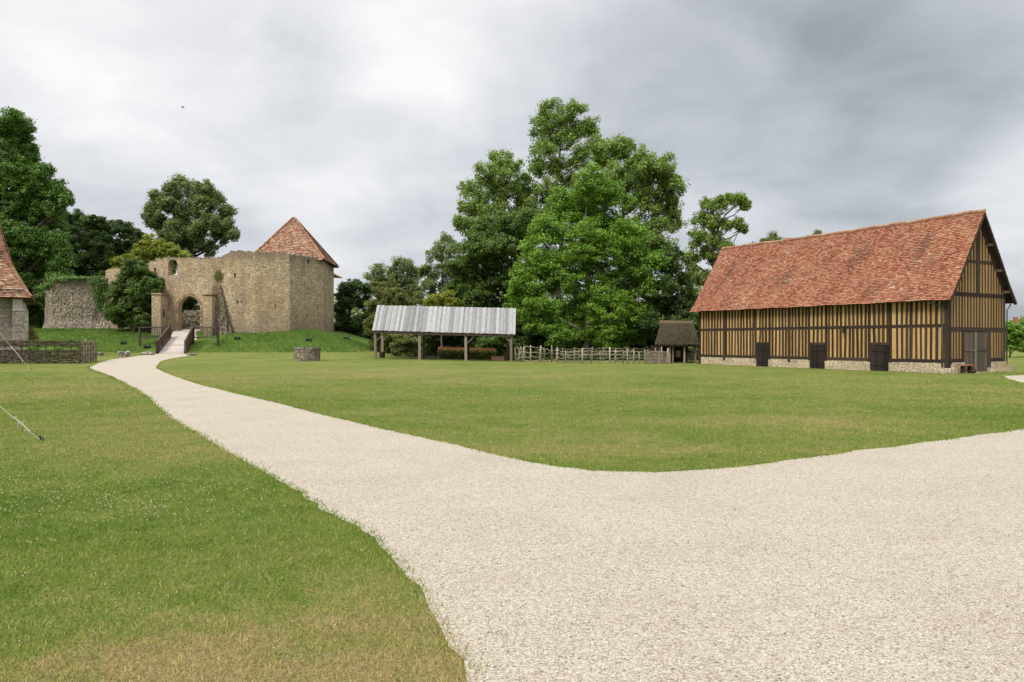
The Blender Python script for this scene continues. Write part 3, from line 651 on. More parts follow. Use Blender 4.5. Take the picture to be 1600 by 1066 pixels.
tree('thin_ash_tree', 'slender pale ash tree at the left end of the tree clump', 'tree', 690, 95,
     [(697,382,18),(680,402,18),(712,400,18),(668,425,14),(694,428,22),(718,430,16),(672,450,16),(700,460,20),(712,480,16),(680,475,14)],
     'far', 24000, 0.25, 0.65, 0.25, density=0.7, under=0.3)
tree('ivy_clad_tree', 'lone gaunt tree with an ivy covered trunk beside the barn gable end', 'tree', 1116, 71,
     [(1108,325,15),(1128,318,12),(1140,312,9),(1156,313,11),(1165,322,6),(1094,345,15),(1112,350,13),(1090,375,16),(1116,378,15),(1136,352,9),(1152,350,8),(1160,358,5),(1078,405,16),(1104,402,18),(1122,410,14),(1136,385,10),(1088,432,18),(1110,440,18),(1075,460,16),(1098,470,20),(1120,470,16)],
     'ash', 40000, 0.22, 0.5, 0.34, top=303, depth=0.14, density=0.8, extra=[([(1117,372,0),(1124,352,0),(1134,335,0),(1146,325,0.5),(1158,318,1)], 0.13, 0.05), ([(1112,345,0),(1104,325,0),(1102,305,0)], 0.10, 0.03), ([(1122,420,0),(1136,395,0.4),(1148,375,0.8),(1158,352,1.2)], 0.08, 0.02)])
tree('understory_tree', 'dark tangled tree in the gap between the walnut and the thatched hut', 'tree', 1058, 68,
     [(1048,415,20),(1062,440,18),(1040,450,22),(1028,480,22),(1058,480,22),(1080,490,16),(1035,510,24),(1065,515,22),(1092,500,16),(1100,480,14),(1012,505,18),(1050,398,13)],
     'dark', 38000, 0.22, 0.6, 0.2, density=0.9)
for (lab, bx, Y, lb, mt, nl) in [  # the dark leaf colour also paints in the deep shade under the trees
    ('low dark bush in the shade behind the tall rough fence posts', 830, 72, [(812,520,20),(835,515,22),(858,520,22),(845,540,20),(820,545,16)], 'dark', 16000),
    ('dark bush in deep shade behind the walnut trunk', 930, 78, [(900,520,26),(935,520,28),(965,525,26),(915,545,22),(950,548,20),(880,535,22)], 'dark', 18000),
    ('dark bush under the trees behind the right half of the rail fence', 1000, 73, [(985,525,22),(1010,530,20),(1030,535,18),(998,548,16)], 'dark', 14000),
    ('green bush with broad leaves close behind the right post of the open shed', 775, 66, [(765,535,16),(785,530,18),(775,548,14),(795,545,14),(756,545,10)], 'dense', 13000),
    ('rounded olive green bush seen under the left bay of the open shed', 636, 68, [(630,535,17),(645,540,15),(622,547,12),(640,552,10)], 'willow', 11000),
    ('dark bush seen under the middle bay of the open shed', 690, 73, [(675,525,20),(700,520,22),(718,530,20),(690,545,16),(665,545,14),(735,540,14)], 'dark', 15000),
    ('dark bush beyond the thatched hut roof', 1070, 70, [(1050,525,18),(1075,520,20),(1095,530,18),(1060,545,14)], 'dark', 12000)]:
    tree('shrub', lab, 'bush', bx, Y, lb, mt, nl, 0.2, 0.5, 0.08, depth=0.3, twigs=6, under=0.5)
tree('olive_green_tree', 'soft olive green bushy tree rising behind the left end of the open shed', 'tree', 607, 76,
     [(600,462,20),(622,470,20),(586,480,16),(605,492,26),(632,495,22),(588,510,20),(612,522,26),(640,520,18),(595,538,18),(625,545,16)],
     'willow', 52000, 0.2, 0.6, 0.2, top=460, depth=0.2)
tree('yellow_green_tree', 'small yellow green tree just above the middle of the shed roof', 'tree', 690, 70,
     [(680,470,13),(697,466,12),(668,478,10),(710,476,12),(690,486,14),(715,492,12),(672,495,10)], 'lime', 15000, 0.19, 0.5, 0.12, depth=0.25, flat=0.45)
tree('distant_ash_tree', 'hazy round ash tree in the gap between castle and shed, right of a thinner one', 'tree', 632, 108,
     [(628,418,17),(614,432,14),(643,430,14),(628,445,20),(650,450,14),(612,455,14),(640,465,18),(655,470,12)], 'far', 24000, 0.24, 0.6, 0.22, density=0.8)
tree('distant_thin_tree', 'thin see-through tree right of the castle with sky showing between its twigs', 'tree', 594, 104,
     [(594,422,12),(582,436,12),(602,440,12),(590,452,14),(606,460,12),(578,455,9)], 'far', 9000, 0.22, 0.6, 0.18, density=0.5)
tree('dark_hedgerow_tree', 'dark green tree touching the right edge of the castle tower', 'tree', 545, 93,
     [(538,452,15),(555,448,12),(570,452,10),(545,472,18),(532,490,14),(568,475,13),(545,512,18),(565,505,17),(530,515,14),(580,495,14),(565,530,18),(585,520,14),(590,540,14),(540,535,16)],
     'dark', 38000, 0.24, 0.6, 0.25)
tree('poplar_tree', 'large rounded poplar with silvery green leaves rising behind the castle gate wall', 'tree', 298, 106,
     [(288,288,17),(270,302,16),(318,294,15),(250,312,14),(300,308,20),(335,312,15),(236,325,13),(265,326,20),(318,326,20),(350,335,14),(290,338,24),(250,345,17),(232,343,9),(330,350,18),(356,355,12),(275,362,20),(310,366,22),(345,370,14),(258,378,16),(362,368,8),(290,392,22),(325,388,16)],
     'poplar', 75000, 0.30, 0.8, 0.5, top=280, bark='bark', depth=0.25, density=0.85)
tree('giant_left_tree', 'huge dark green tree at the left edge, towering over the tiled turret', 'tree', 18, 86,
     [(18,190,20),(40,200,15),(-5,205,24),(30,225,22),(48,238,12),(0,250,30),(45,262,24),(68,272,16),(25,285,32),(82,295,16),(60,308,24),(98,305,9),(106,315,5),(85,330,18),(-10,310,36),(35,335,34),(72,352,26),(5,370,36),(50,380,32),(88,382,22),(30,420,36),(75,415,28),(102,408,14),(55,450,30),(92,440,20),(15,460,30),(75,470,16),(-45,250,40),(-60,340,50),(-50,430,50)],
     'fir', 130000, 0.28, 0.8, 0.6, top=200, depth=0.2)
tree('chestnut_tree', 'low spreading dark chestnut tree above the ivy clad ruined wall', 'tree', 150, 97,
     [(98,345,16),(120,350,18),(148,352,18),(172,355,16),(195,362,16),(212,372,12),(105,375,22),(135,380,24),(165,385,24),(195,390,20),(220,385,10),(110,408,22),(145,412,24),(180,415,22),(205,405,16),(125,435,20),(160,435,22),(190,432,16)],
     'dark', 62000, 0.30, 0.75, 0.45, top=365, density=0.85)
tree('dark_yew_bush', 'dark evergreen bush between the turret and the far end of the ruined wall', 'bush', 62, 88,
     [(62,470,18),(55,495,18),(75,490,12),(60,515,14),(72,512,9),(45,480,16)], 'dark', 20000, 0.24, 0.6, 0.2)
tree('yellow_green_shrub', 'light yellow green tree spilling over the top of the left castle wall', 'tree', 225, 88,
     [(238,378,12),(252,388,13),(268,392,11),(284,398,9),(222,388,11),(238,400,14),(214,402,12),(262,406,11),(200,410,11),(185,410,9),(222,415,13),(248,415,12),(182,424,8),(203,424,11),(292,402,6),(272,412,12),(265,425,8)],
     'lime', 24000, 0.24, 0.55, 0.2, top=385, density=0.75, depth=0.15)
tree('dark_laurel_bush', 'big dark green bush growing against the castle wall left of the gate', 'bush', 210, 76.2,
     [(215,420,14),(200,435,17),(230,438,17),(188,455,16),(213,458,20),(240,450,12),(250,446,9),(180,478,14),(203,482,19),(224,478,14),(192,498,15),(214,500,15),(227,498,9),(176,492,9),(205,414,8)],
     'dense', 52000, 0.21, 0.55, 0.16, top=425, depth=0.18)
tree('courtyard_tree', 'dark tree seen through the castle gateway', 'tree', 300, 92,
     [(288,470,14),(305,465,14),(296,485,14),(312,485,12),(282,492,10)], 'dark', 9000, 0.22, 0.6, 0.14)
for (lab, bx, Y, lb, nl) in [('round green hedgerow bush just right of the barn wall', 1578, 74, [(1572,515,14),(1588,520,16),(1575,535,14),(1592,540,13)], 15000),
                             ('hedgerow bush at the right edge of the picture', 1612, 78, [(1603,512,13),(1620,515,16),(1608,535,16),(1630,535,16)], 15000),
                             ('tall hedgerow bush beyond the right picture edge', 1660, 82, [(1650,500,22),(1680,505,24),(1660,530,20),(1690,535,20)], 12000)]:
    tree('hedgerow_bush', lab, 'bush', bx, Y, lb, 'walnut', nl, 0.22, 0.5, 0.08, twigs=6, under=0.5)
tree('pine_top_tree', 'small treetop peeping over the barn roof ridge near the chimney', 'tree', 1206, 100, [(1208,376,11),(1195,383,9),(1180,388,9),(1220,392,12),(1200,398,12)], 'far', 8000, 0.26, 0.6, 0.2)
tree('green_treetop_tree', 'tiny treetop just visible over the middle of the barn ridge', 'tree', 1277, 100, [(1277,368,7),(1283,376,8),(1270,380,8)], 'far', 3500, 0.26, 0.6, 0.18)
# far-off wood closing the horizon
cen = []; k = 0
nF = 90000; fx = RNG.uniform(-260, 330, nF); fyy = 150+RNG.uniform(0, 22, nF)
hgt = 9.5+2.5*np.sin(fx*0.11)+2.0*np.sin(fx*0.037+1)+1.5*np.sin(fx*0.31+2)
fzz = ground(fx, fyy)+hgt*RNG.random(nF)**0.75*(1-0.25*np.abs((fyy-161)/11))
v, f = leaf_cards(np.stack([fx, fyy, fzz], 1), RNG.normal(size=(nF, 3))*0.5+np.array([0, -0.3, 0.7]), RNG.uniform(0.7, 1.4, nF))
o = link('far_wood', np_mesh('far_wood', v, f, 4, LEAF['far'], RNG.random(nF))); tag(o, 'distant belt of woodland closing the horizon', 'wood', kind='stuff')
# ground foliage behind the fences: rank weeds in the wood edge
n = 26000; x = RNG.uniform(-6, 25, n); y = RNG.uniform(64.5, 82, n); z = ground(x, y)+RNG.random(n)**2*0.9
v, f = leaf_cards(np.stack([x, y, z], 1), RNG.normal(size=(n, 3))*0.4+np.array([0, 0, 1]), RNG.uniform(0.12, 0.3, n))
o = link('wood_edge_weeds', np_mesh('wood_edge_weeds', v, f, 4, LEAF['dark'], RNG.random(n))); tag(o, 'dark weeds covering the shaded ground under the trees', 'weeds', kind='stuff')

# ------------------------------------------------------------------ castle
def wall_seg(mb, P0, P1, Q0, Q1, outer, holes=(), skip_bottom=True):
    P0, P1, Q0, Q1 = [Vector((p[0], p[1], 0)) for p in (P0, P1, Q0, Q1)]; Ln = (P1-P0).length
    loops = [outer]+list(holes); flat = [q for l in loops for q in l]
    tris = tessellate_polygon([[Vector((u*Ln, z, 0)) for u, z in l] for l in loops])
    fr = [P0.lerp(P1, u)+Vector((0, 0, z)) for u, z in flat]; bk = [Q0.lerp(Q1, u)+Vector((0, 0, z)) for u, z in flat]
    n = len(flat); fs = [tuple(t) for t in tris]+[tuple(i+n for i in t[::-1]) for t in tris]; b = 0
    for l in loops:
        m_ = len(l)
        for i in range(m_):
            j = (i+1) % m_; fs.append((b+i, b+j, b+j+n, b+i+n))
        b += m_
    mb.add(fr+bk, fs)
def topline(u0, u1, zfun, n, jit, rr):
    return [(u0+(u1-u0)*i/n, zfun(u0+(u1-u0)*i/n)+rr.uniform(-jit, jit)) for i in range(n+1)]
def pl(pts):                                   # piecewise linear interpolation
    return lambda u: float(np.interp(u, [p[0] for p in pts], [p[1] for p in pts]))
rr = random.Random(5)
castle_loc = Vector((X(400, 80), 80, gz(X(400, 80), 80)))
castle = empty('castle', castle_loc, 'ruined stone castle with gateway, curtain wall and tile roofed tower on a green mound', 'castle')
plan = [(165, 80.5), (228, 77.6), (262, 76.6), (345, 76.2), (398, 75.9), (453, 77.0), (506, 81.0), (521.5, 87.5)]
Pp = [Vector((X(a, b), b, 0)) for a, b in plan]
Pp += [Vector((-24.5, 92.5, 0)), Vector((-33, 92.0, 0))]
def inset(P, th):
    out = []
    for i, p in enumerate(P):
        a = P[max(i-1, 0)]; b = P[min(i+1, len(P)-1)]
        n1_ = (p-a).normalized() if i > 0 else (b-p).normalized(); n2_ = (b-p).normalized() if i < len(P)-1 else n1_
        pr = lambda d: Vector((-d.y, d.x, 0))
        m_ = (pr(n1_)+pr(n2_)).normalized(); out.append(p+m_*th/max(0.5, m_.dot(pr(n1_))))
    return out
Qq = inset(Pp, 0.6)
def hole(P0, P1, pts_px, Y):
    """outline given as picture positions on the plane P0-P1 -> (u, z)"""
    out = []
    for px, py in pts_px:
        k = (px-CX)/F; d = P1-P0; t = (k*P0.y-P0.x)/(d.x-k*d.y); y_ = P0.y+d.y*t; out.append((t, H-(py-CY)/F*y_))
    return out
def rect(x0, y0, x1, y1): return [(x0, y1), (x1, y1), (x1, y0), (x0, y0)]
ZB = 1.2
tops = {0: [(165, 423), (185, 420), (206, 419), (228, 416)], 1: [(228, 412), (236, 408), (246, 405), (262, 403.5)], 2: [(262, 403), (290, 404), (320, 404), (345, 403)],
        3: [(345, 402), (352, 398), (358, 394), (370, 393), (398, 394)], 4: [(398, 394), (425, 395), (453, 398)], 5: [(453, 398), (480, 401), (506, 405)], 6: [(506, 405), (515, 409), (521, 412)]}
holes_px = {1: [rect(240.5, 418, 243.5, 427)],
            2: [[(262.8, 430), (277.5, 430), (277.5, 412), (275, 407), (270, 405.6), (265.5, 407), (262.8, 411)]],
            3: [rect(365.5, 427, 368.5, 434.5), rect(369.5, 470, 373, 473.5), rect(376, 470, 377.8, 474)],
            4: [rect(429.6, 473, 431, 482)],
            5: [rect(480, 405.5, 483.5, 412), rect(495.5, 478, 497, 485), rect(452.2+1, 402, 454.6, 409)],
            6: [rect(517, 416, 518.6, 423)]}
mb = MB()
for i in range(len(Pp)-1):
    P0, P1 = Pp[i], Pp[i+1]; Q0, Q1 = Qq[i], Qq[i+1]
    if i in tops:
        tl = hole(P0, P1, tops[i], 0); zf = pl(tl)
    else: zf = lambda u: 10.6
    nt_ = max(6, int((P1-P0).length/0.3)); tp_ = topline(0, 1, zf, nt_, 0.07 if i > 1 else 0.12, rr)
    hs = [hole(P0, P1, h, 0) for h in holes_px.get(i, [])]
    if i == 2:
        arch = hole(P0, P1, [(278.2, 519), (278.2, 480), (280, 474), (283.5, 469), (289, 464.8), (295.8, 461.8), (302.5, 464.8), (308, 469), (311.2, 474), (313, 480), (313, 519)], 0)
        outer = [(0, ZB), (arch[0][0], ZB)]+arch+[(arch[-1][0], ZB), (1, ZB)]+tp_[::-1]
    else: outer = [(0, ZB), (1, ZB)]+tp_[::-1]
    wall_seg(mb, P0, P1, Q0, Q1, outer, hs)
mb.build('curtain_wall', M['castle'], castle)
# loose cap stones along the wall tops
mb = MB()
for i in range(7):
    P0, P1 = Pp[i], Pp[i+1]; zf = pl(hole(P0, P1, tops[i], 0)); ln = (P1-P0).length; u = 0
    nv_ = Vector((-(P1-P0).y, (P1-P0).x, 0)).normalized()
    while u < ln-0.3:
        wd = rr.uniform(0.2, 0.5); p = P0.lerp(P1, (u+wd/2)/ln)+nv_*rr.uniform(0.25, 0.8); z = zf(u/ln)-0.06; h = rr.uniform(0.08, 0.24)
        mb.bar(p+Vector((0, 0, z)), p+Vector((0.02, 0.02, z+h)), wd, rr.uniform(0.35, 0.6)); u += wd*rr.uniform(0.9, 1.6)
mb.build('coping_stones', M['ruin'], castle)
# arch surround of voussoirs, proud of the wall
mb = MB(); P0, P1 = Pp[2], Pp[3]; nv_ = Vector(((P1-P0).y, -(P1-P0).x, 0)).normalized()
ins_ = [(278.2, 517), (278.2, 508), (278.2, 499), (278.2, 490), (278.2, 481), (280, 474), (283.5, 469), (289, 464.8), (295.8, 461.8), (302.5, 464.8), (308, 469), (311.2, 474), (313, 481), (313, 490), (313, 499), (313, 508), (313, 517)]
ous_ = [(274.0, 517), (275, 508), (274.0, 499), (275, 490), (274.4, 479), (276.5, 471.5), (281, 465.5), (287.8, 461), (295.8, 457.6), (304, 461), (310.8, 465.5), (315, 471.5), (317.0, 479), (316.2, 490), (317.0, 499), (316.2, 508), (317.0, 517)]
I_ = hole(P0, P1, ins_, 0); O_ = hole(P0, P1, ous_, 0); P3 = lambda q: P0.lerp(P1, q[0])+Vector((0, 0, q[1]))
for a in range(len(I_)-1):
    quad = [P3(I_[a]), P3(I_[a+1]), P3(O_[a+1]), P3(O_[a])]; c = sum(quad, Vector())/4
    quad = [c+(q-c)*0.97+nv_*(0.04+rr.random()*0.02) for q in quad]; mb.prism(quad, -nv_*0.5)
mb.build('arch_surround', M['ashlar'], castle)
# gate piers
def pier(x0, x1, ytop, Yf, Yb, zb):
    mb = MB(); a = W(x0, ytop, Yf); b = W(x1, ytop, Yf)
    n_ = 8; pts = [(a.x, Yf, zb)]+[(b.x, Yf, zb)]
    top_ = [Vector((b.x+(a.x-b.x)*i/n_, Yf, a.z+rr.uniform(-0.06, 0.08))) for i in range(n_+1)]
    mb.prism([Vector(p) for p in pts]+top_, (0, Yb-Yf, 0)); 
    return mb
m_ = pier(237, 251, 460.5, 75.0, 76.8, 0.8)
pl_ = m_.build('gate_pier', M['castle'], castle)
mb = MB(); a = W(236.5, 461, 74.9); b = W(251.5, 461, 74.9); mb.box((a.x-0.03, 74.9, a.z+0.06), (b.x+0.05, 76.7, a.z+0.2)); mb.build('pier_cap', M['ashlar'], pl_)
sl = MB(); xs1 = X(251, 75.0); q = W(255.5, 490, 75.6); sl.box((xs1-0.05, 75.5, q.z-0.4), (xs1+0.012, 75.8, q.z+0.45)); sl.build('arrow_slit', M['ground_dark'], pl_)  # dark block painting the slit's shaded hollow, no opening is cut
m_ = pier(317, 331.5, 462.5, 74.8, 76.5, 0.8); pr_ = m_.build('gate_pier', M['castle'], castle)
mb = MB(); a = W(316.6, 462, 74.7); b = W(332, 462, 74.7); mb.box((a.x-0.03, 74.7, a.z+0.05), (b.x+0.03, 76.3, a.z+0.2)); mb.build('pier_cap', M['ashlar'], pr_)
# rough ruined masonry leaning against the wall right of the gate
mb = MB(); prof = [(322, 519), (322, 447), (330, 445), (338, 446), (347, 444), (350, 449), (354, 458), (357, 470), (360, 484), (364, 498), (367, 510), (369, 519)]
fr = [W(a, b, 75.6) for a, b in prof]
nn_ = len(fr); bk = [p+Vector((0.0, 1.5, 0)) for p in fr]
rows = 14
for a in range(rows):
    t0, t1 = a/rows, (a+1)/rows; z0 = 1.8+(W(0, 446, 75.8).z-1.8)*t0; z1 = 1.8+(W(0, 446, 75.8).z-1.8)*t1
    xr = X(369-25*t0**0.7+rr.uniform(-1.2, 1.2), 76); yfront = 75.2+0.8*t0+rr.uniform(-0.08, 0.08)
    x = X(332, 76)
    while x < xr:
        wd = rr.uniform(0.4, 0.9); mb.box((x, yfront+rr.uniform(-0.10, 0.10)+max(0, (x-X(345, 76))*0.25), z0-0.02), (min(x+wd, xr)+rr.uniform(-0.05, 0.08), 77.2, z1+rr.uniform(-0.02, 0.05))); x += wd
mb.build('ruined_buttress', M['rubble'], castle)
# tower roof
def tile_face(mb, inside, point, ulen, vlen, du, dv, u0=0.0, th=0.022, seed=1, lift=0.03, tone=None):
    """rows of plain tiles on a surface point(u, v) -> Vector, v down the slope"""
    r_ = random.Random(seed); row = 0; v = 0.0
    while v < vlen:
        off = (row % 2)*du*0.5; u = u0-off
        while u < u0+ulen:
            uc, vc = u+du/2, v+dv/2
            if inside(uc, vc):
                a = point(u+0.006, v); b = point(u+du-0.006, v); ve = v+dv*1.12+r_.uniform(-0.006, 0.009)
                c = point(u+du-0.006, ve); d = point(u+0.006, ve)
                nv = (b-a).cross(d-a)
                if nv.length < 1e-9: u += du; continue
                nv.normalize()
                if nv.z < 0: nv = -nv
                l0 = nv*(0.004); l1 = nv*(lift+r_.uniform(-0.006, 0.018)); l2 = l1+nv*r_.uniform(-0.008, 0.008)
                c2, d2 = c+l2, d+l1
                va = r_.random()
                if tone: va = min(1, max(0, va*0.75+tone(uc, vc)))
                mb.add([a+l0, b+l0, c2, d2, c2-nv*th, d2-nv*th], [(0, 3, 2, 1), (3, 5, 4, 2)], va)
            u += du
        v += dv; row += 1
def pyramid_roof(parent, corners, apex, du, dv, mat, prof=None, seed=1, deckmat='beam'):
    n = len(corners); prof = prof or (lambda f: f)      # prof: plan fraction (0 eave..1 apex) -> height fraction
    deck = MB(); K = 10
    ring = lambda f: [Vector((c.x+(apex.x-c.x)*f, c.y+(apex.y-c.y)*f, c.z+(apex.z-c.z)*prof(f))) for c in corners]
    for k in range(K):
        r0, r1 = ring(k/K), ring((k+1)/K)
        for i in range(n):
            j = (i+1) % n
            if k == K-1: deck.add([r0[i], r0[j], apex], [(0, 1, 2)])
            else: deck.add([r0[i], r0[j], r1[j], r1[i]], [(0, 1, 2, 3)])
    r0 = ring(0); deck.add([p-Vector((0, 0, 0.12)) for p in r0]+r0, [tuple(range(n))]+[(i, (i+1) % n, (i+1) % n+n, i+n) for i in range(n)])
    dk = deck.build('roof', M[deckmat], parent)
    tb = MB(); fs_ = [k/60 for k in range(61)]
    for i in range(n):
        j = (i+1) % n; A, B = corners[i], corners[j]; mid = (A+B)/2; ln = (B-A).length; e = (B-A)/ln
        def cl(f): return Vector((mid.x+(apex.x-mid.x)*f, mid.y+(apex.y-mid.y)*f, mid.z+(apex.z-mid.z)*prof(f)))
        pts = [cl(f) for f in fs_]; s_ = [0]
        for a in range(60): s_.append(s_[-1]+(pts[a+1]-pts[a]).length)
        tot = s_[-1]
        a_off = (apex-mid).dot(e)
        def point(u, v, s_=s_, tot=tot, mid=mid, e=e, cl=cl):
            f = float(np.interp(tot-v, s_, fs_)) if v <= tot else -(v-tot)/tot*0.9
            p = cl(max(f, 0)); p = p+(p-cl(0.02))*0 if f >= 0 else p+(cl(0)-cl(0.03)).normalized()*(v-tot)
            return p+e*u-Vector((0, 0, 0))
        def ins(u, v, s_=s_, tot=tot, ln=ln):
            f = float(np.interp(tot-v, s_, fs_)); h = ln/2*(1-f)
            # apex may sit off the middle of this side; centre line already follows it
            return -h-0.01 < u < h+0.01
        def point2(u, v): return point(u, v)
        tile_face(tb, ins, point2, ln, tot+0.03, du, dv, u0=-ln/2, seed=seed+i, lift=0.035)
        # hip tiles
    for c in corners:
        prev = None
        for k in range(40):
            f = k/40; p = Vector((c.x+(apex.x-c.x)*f, c.y+(apex.y-c.y)*f, c.z+(apex.z-c.z)*prof(f)+0.06))
            if prev is not None: tb.bar(prev, p+(prev-p)*0.1, 0.26, 0.07, var=random.random()*0.8+0.1)
            prev = p
    return tb.build('tiles', mat, dk, fix=False)
apex = W(459, 339, 84.5)
cA = Vector((X(391, 80), 79.6, 10.55)); cB = Vector((X(506, 80.3), 80.3, 10.6)); cC = Vector((X(528.5, 88), 88.2, 10.5)); cD = Vector((-29.2, 88.5, 10.5))
pyramid_roof(castle, [cA, cB, cC, cD], apex, 0.24, 0.17, M['tile_old'], seed=11)
mb = MB(); e0 = Vector((X(524, 88.5), 87.6, 9.55)); mb.prism([e0+Vector((-0.8, 0, 0.5)), e0+Vector((0.25, 0, -0.05)), e0+Vector((0.25, 0, -0.17)), e0+Vector((-0.8, 0, -0.1))], (0, 3.4, 0)); mb.build('lower_eave', M['tile_old'], castle)
# weeds rooted in the wall
c = []; 
for (px, py, r_, n_) in [(341, 431, 0.3, 380)]:
    p = W(px, py, 76.1); c.append(RNG.normal(size=(n_, 3))*np.array([r_, 0.08, r_*1.4])*0.6+np.array(p))
c = np.concatenate(c); v, f = leaf_cards(c, RNG.normal(size=(len(c), 3))*0.5+np.array([0, -1, 0.3]), RNG.uniform(0.1, 0.2, len(c)))
o = link('wall_plant', np_mesh('wall_plant', v, f, 4, LEAF['willow'], RNG.random(len(c)))); tag(o, 'small green weed rooted high in the castle wall above the right gate pier', 'plant')
# low rubble wall seen inside the gateway
mb = MB()
for r_i in range(9):
    x = X(283, 83); 
    while x < X(330, 83):
        wd = rr.uniform(0.3, 0.6); zz = gz(x, 83)+r_i*0.24
        if r_i < 9-abs(x-X(295, 83))*0.7-rr.random(): mb.box((x, 83+rr.uniform(-0.1, 0.1), zz-0.1), (x+wd, 84.2, zz+0.26+rr.uniform(-0.05, 0.04)))
        x += wd
o = mb.build('rubble_wall', M['ruin']); tag(o, 'broken rubble wall seen through the castle gateway', 'wall')
mb = MB(); yy = np.linspace(72.4, 86, 24)
for a in range(23):
    hw0 = 1.25+0.3*math.sin(yy[a]*1.3); hw1 = 1.25+0.3*math.sin(yy[a+1]*1.3)
    c0 = X(283, 76)+(yy[a]-76)*-0.22; c1 = X(283, 76)+(yy[a+1]-76)*-0.22
    c0 += 0.55; c1 += 0.55
    mb.add([(c0-hw0, yy[a], gz(c0-hw0, yy[a])+0.03), (c0+hw0, yy[a], gz(c0+hw0, yy[a])+0.03), (c1+hw1, yy[a+1], gz(c1+hw1, yy[a+1])+0.03), (c1-hw1, yy[a+1], gz(c1-hw1, yy[a+1])+0.03)], [(0, 1, 2, 3)])
tag(mb.build('gate_path', M['gravel']), kind='structure')

# ruined wall at the left
def grid_wall(mb, A, B, zt, th, batter=0.0, zb=1.5, jit=0.05, nu=40, nz=26, seed=1, rag=0.12, bz=2.0, side=1):
    r_ = random.Random(seed); A = Vector((A[0], A[1], 0)); B = Vector((B[0], B[1], 0)); d = (B-A).normalized(); nv = Vector((d.y, -d.x, 0))*side
    tops_ = [zt(i/nu)+r_.uniform(-rag, rag) for i in range(nu+1)]
    for sgn in (0, 1):
        vs_ = []
        for k in range(nz+1):
            for i in range(nu+1):
                z = zb+(tops_[i]-zb)*k/nz; p = A.lerp(B, i/nu); z_rel = z-zb
                off = batter*max(0, 1-z_rel/bz)**1.6 if sgn == 0 else -th
                p = p+nv*(off+r_.uniform(-jit, jit)); vs_.append(Vector((p.x, p.y, z)))
        fs_ = [(k*(nu+1)+i, k*(nu+1)+i+1, (k+1)*(nu+1)+i+1, (k+1)*(nu+1)+i) for k in range(nz) for i in range(nu)]
        if sgn == 0: frv = vs_
        else: bkv = vs_
        mb.add(vs_, fs_)
    t = nz*(nu+1)
    mb.add(frv[t:]+bkv[t:], [(i, i+1, i+1+nu+1, i+nu+1) for i in range(nu)])
    for c_ in (0, nu):
        l = [frv[k*(nu+1)+c_] for k in range(nz+1)]+[bkv[k*(nu+1)+c_] for k in range(nz+1)]
        mb.add(l, [(k, k+1, k+1+nz+1, k+nz+1) for k in range(nz)])
ruin = empty('ruined_wall', (X(120, 80), 80, gz(X(120, 80), 80)), 'crumbling grey stone wall with a flared foot, left of the castle bush', 'wall')
mb = MB(); Za = lambda py, Y: W(0, py, Y).z
grid_wall(mb, (X(82, 79.5), 79.5), (X(172, 80.3), 80.3), pl([(0, Za(437, 79.5)), (0.08, Za(434, 79.5)), (0.5, Za(434, 80)), (0.9, Za(434, 80)), (1, Za(437, 80))]), 1.2, 1.0, 2.2, 0.05, 60, 30, 3, 0.10, 1.9)
mb.build('front_wall', M['ruin'], ruin)
mb = MB(); grid_wall(mb, (X(84, 79.6), 79.6), (X(70, 84.5), 84.5), pl([(0, Za(446, 80)), (0.3, Za(449, 82)), (1, Za(453, 84.5))]), 1.2, 0.9, 2.2, 0.05, 30, 26, 4, 0.12, 1.9, side=-1)
mb.build('side_wall', M['ruin'], ruin)
def leafmass(name, label, cat, blobs, Y, n, mat, size, dy=0.15, mesh_only=False):
    pts = []; tot = sum(b[2]*b[3] for b in blobs)
    for (px, py, rx, ry) in blobs:
        k = int(n*rx*ry/tot); d = RNG.normal(size=(k, 3))*0.5; p = W(px, py, Y)
        pts.append(np.stack([p.x+d[:, 0]*rx/F*Y, Y-np.abs(d[:, 1])*dy*2, p.z+d[:, 2]*ry/F*Y], 1))
    c = np.concatenate(pts); v, f = leaf_cards(c, RNG.normal(size=(len(c), 3))*0.45+np.array([0, -0.8, 0.45]), RNG.uniform(0.7, 1.3, len(c))*size)
    o = link(name, np_mesh(name, v, f, 4, LEAF[mat], RNG.random(len(c)))); return tag(o, label, cat)
leafmass('ivy', 'bright green ivy hanging down the right part of the grey ruined wall', 'ivy', [(155,440,9,8),(156,452,9,10),(157,465,7,10),(158,476,5,8),(150,440,8,6)], 79.85, 4200, 'ivy', 0.16, 0.2)
leafmass('wall_top_weeds', 'green weeds creeping along the left end of the grey ruined wall top', 'weeds', [(96,437,14,4),(112,435,16,3),(80,446,10,4),(74,450,7,4),(130,434,14,1.6)], 79.9, 2600, 'fir', 0.15, 0.4)

# ------------------------------------------------------------------ footbridge and railings
bridge = empty('footbridge', G(267, 553), 'short wooden ramp with red brown side panels leading up to the castle gate', 'footbridge')
n0l = W(247, 553, 67.6); n0r = W(288, 553, 67.6); z0 = gz(n0l.x, 67.6)+0.02; YK = 72.5
k0l = Vector((X(266.5, YK), YK, H-(528-CY)/F*YK)); k0r = Vector((X(300, YK), YK, k0l.z)); zk = k0l.z
n0l.z = n0r.z = z0
f0l = Vector((X(271, 76.2), 76.2, Za(517.5, 76.2))); f0r = Vector((X(303, 76.2), 76.2, Za(517.5, 76.2)))
mb = MB(); nb = 26
for (a0, a1, b0, b1, cnt) in [(n0l, n0r, k0l, k0r, 26), (k0l, k0r, f0l, f0r, 18)]:
    for i in range(cnt):
        t0, t1 = i/cnt, (i+0.94)/cnt; p = [a0.lerp(b0, t0), a1.lerp(b1, t0), a1.lerp(b1, t1), a0.lerp(b0, t1)]
        mb.prism([q+Vector((0, 0, 0.02)) for q in p], (0, 0, -0.08))
mb.build('deck', M['deck'], bridge)
mb = MB()
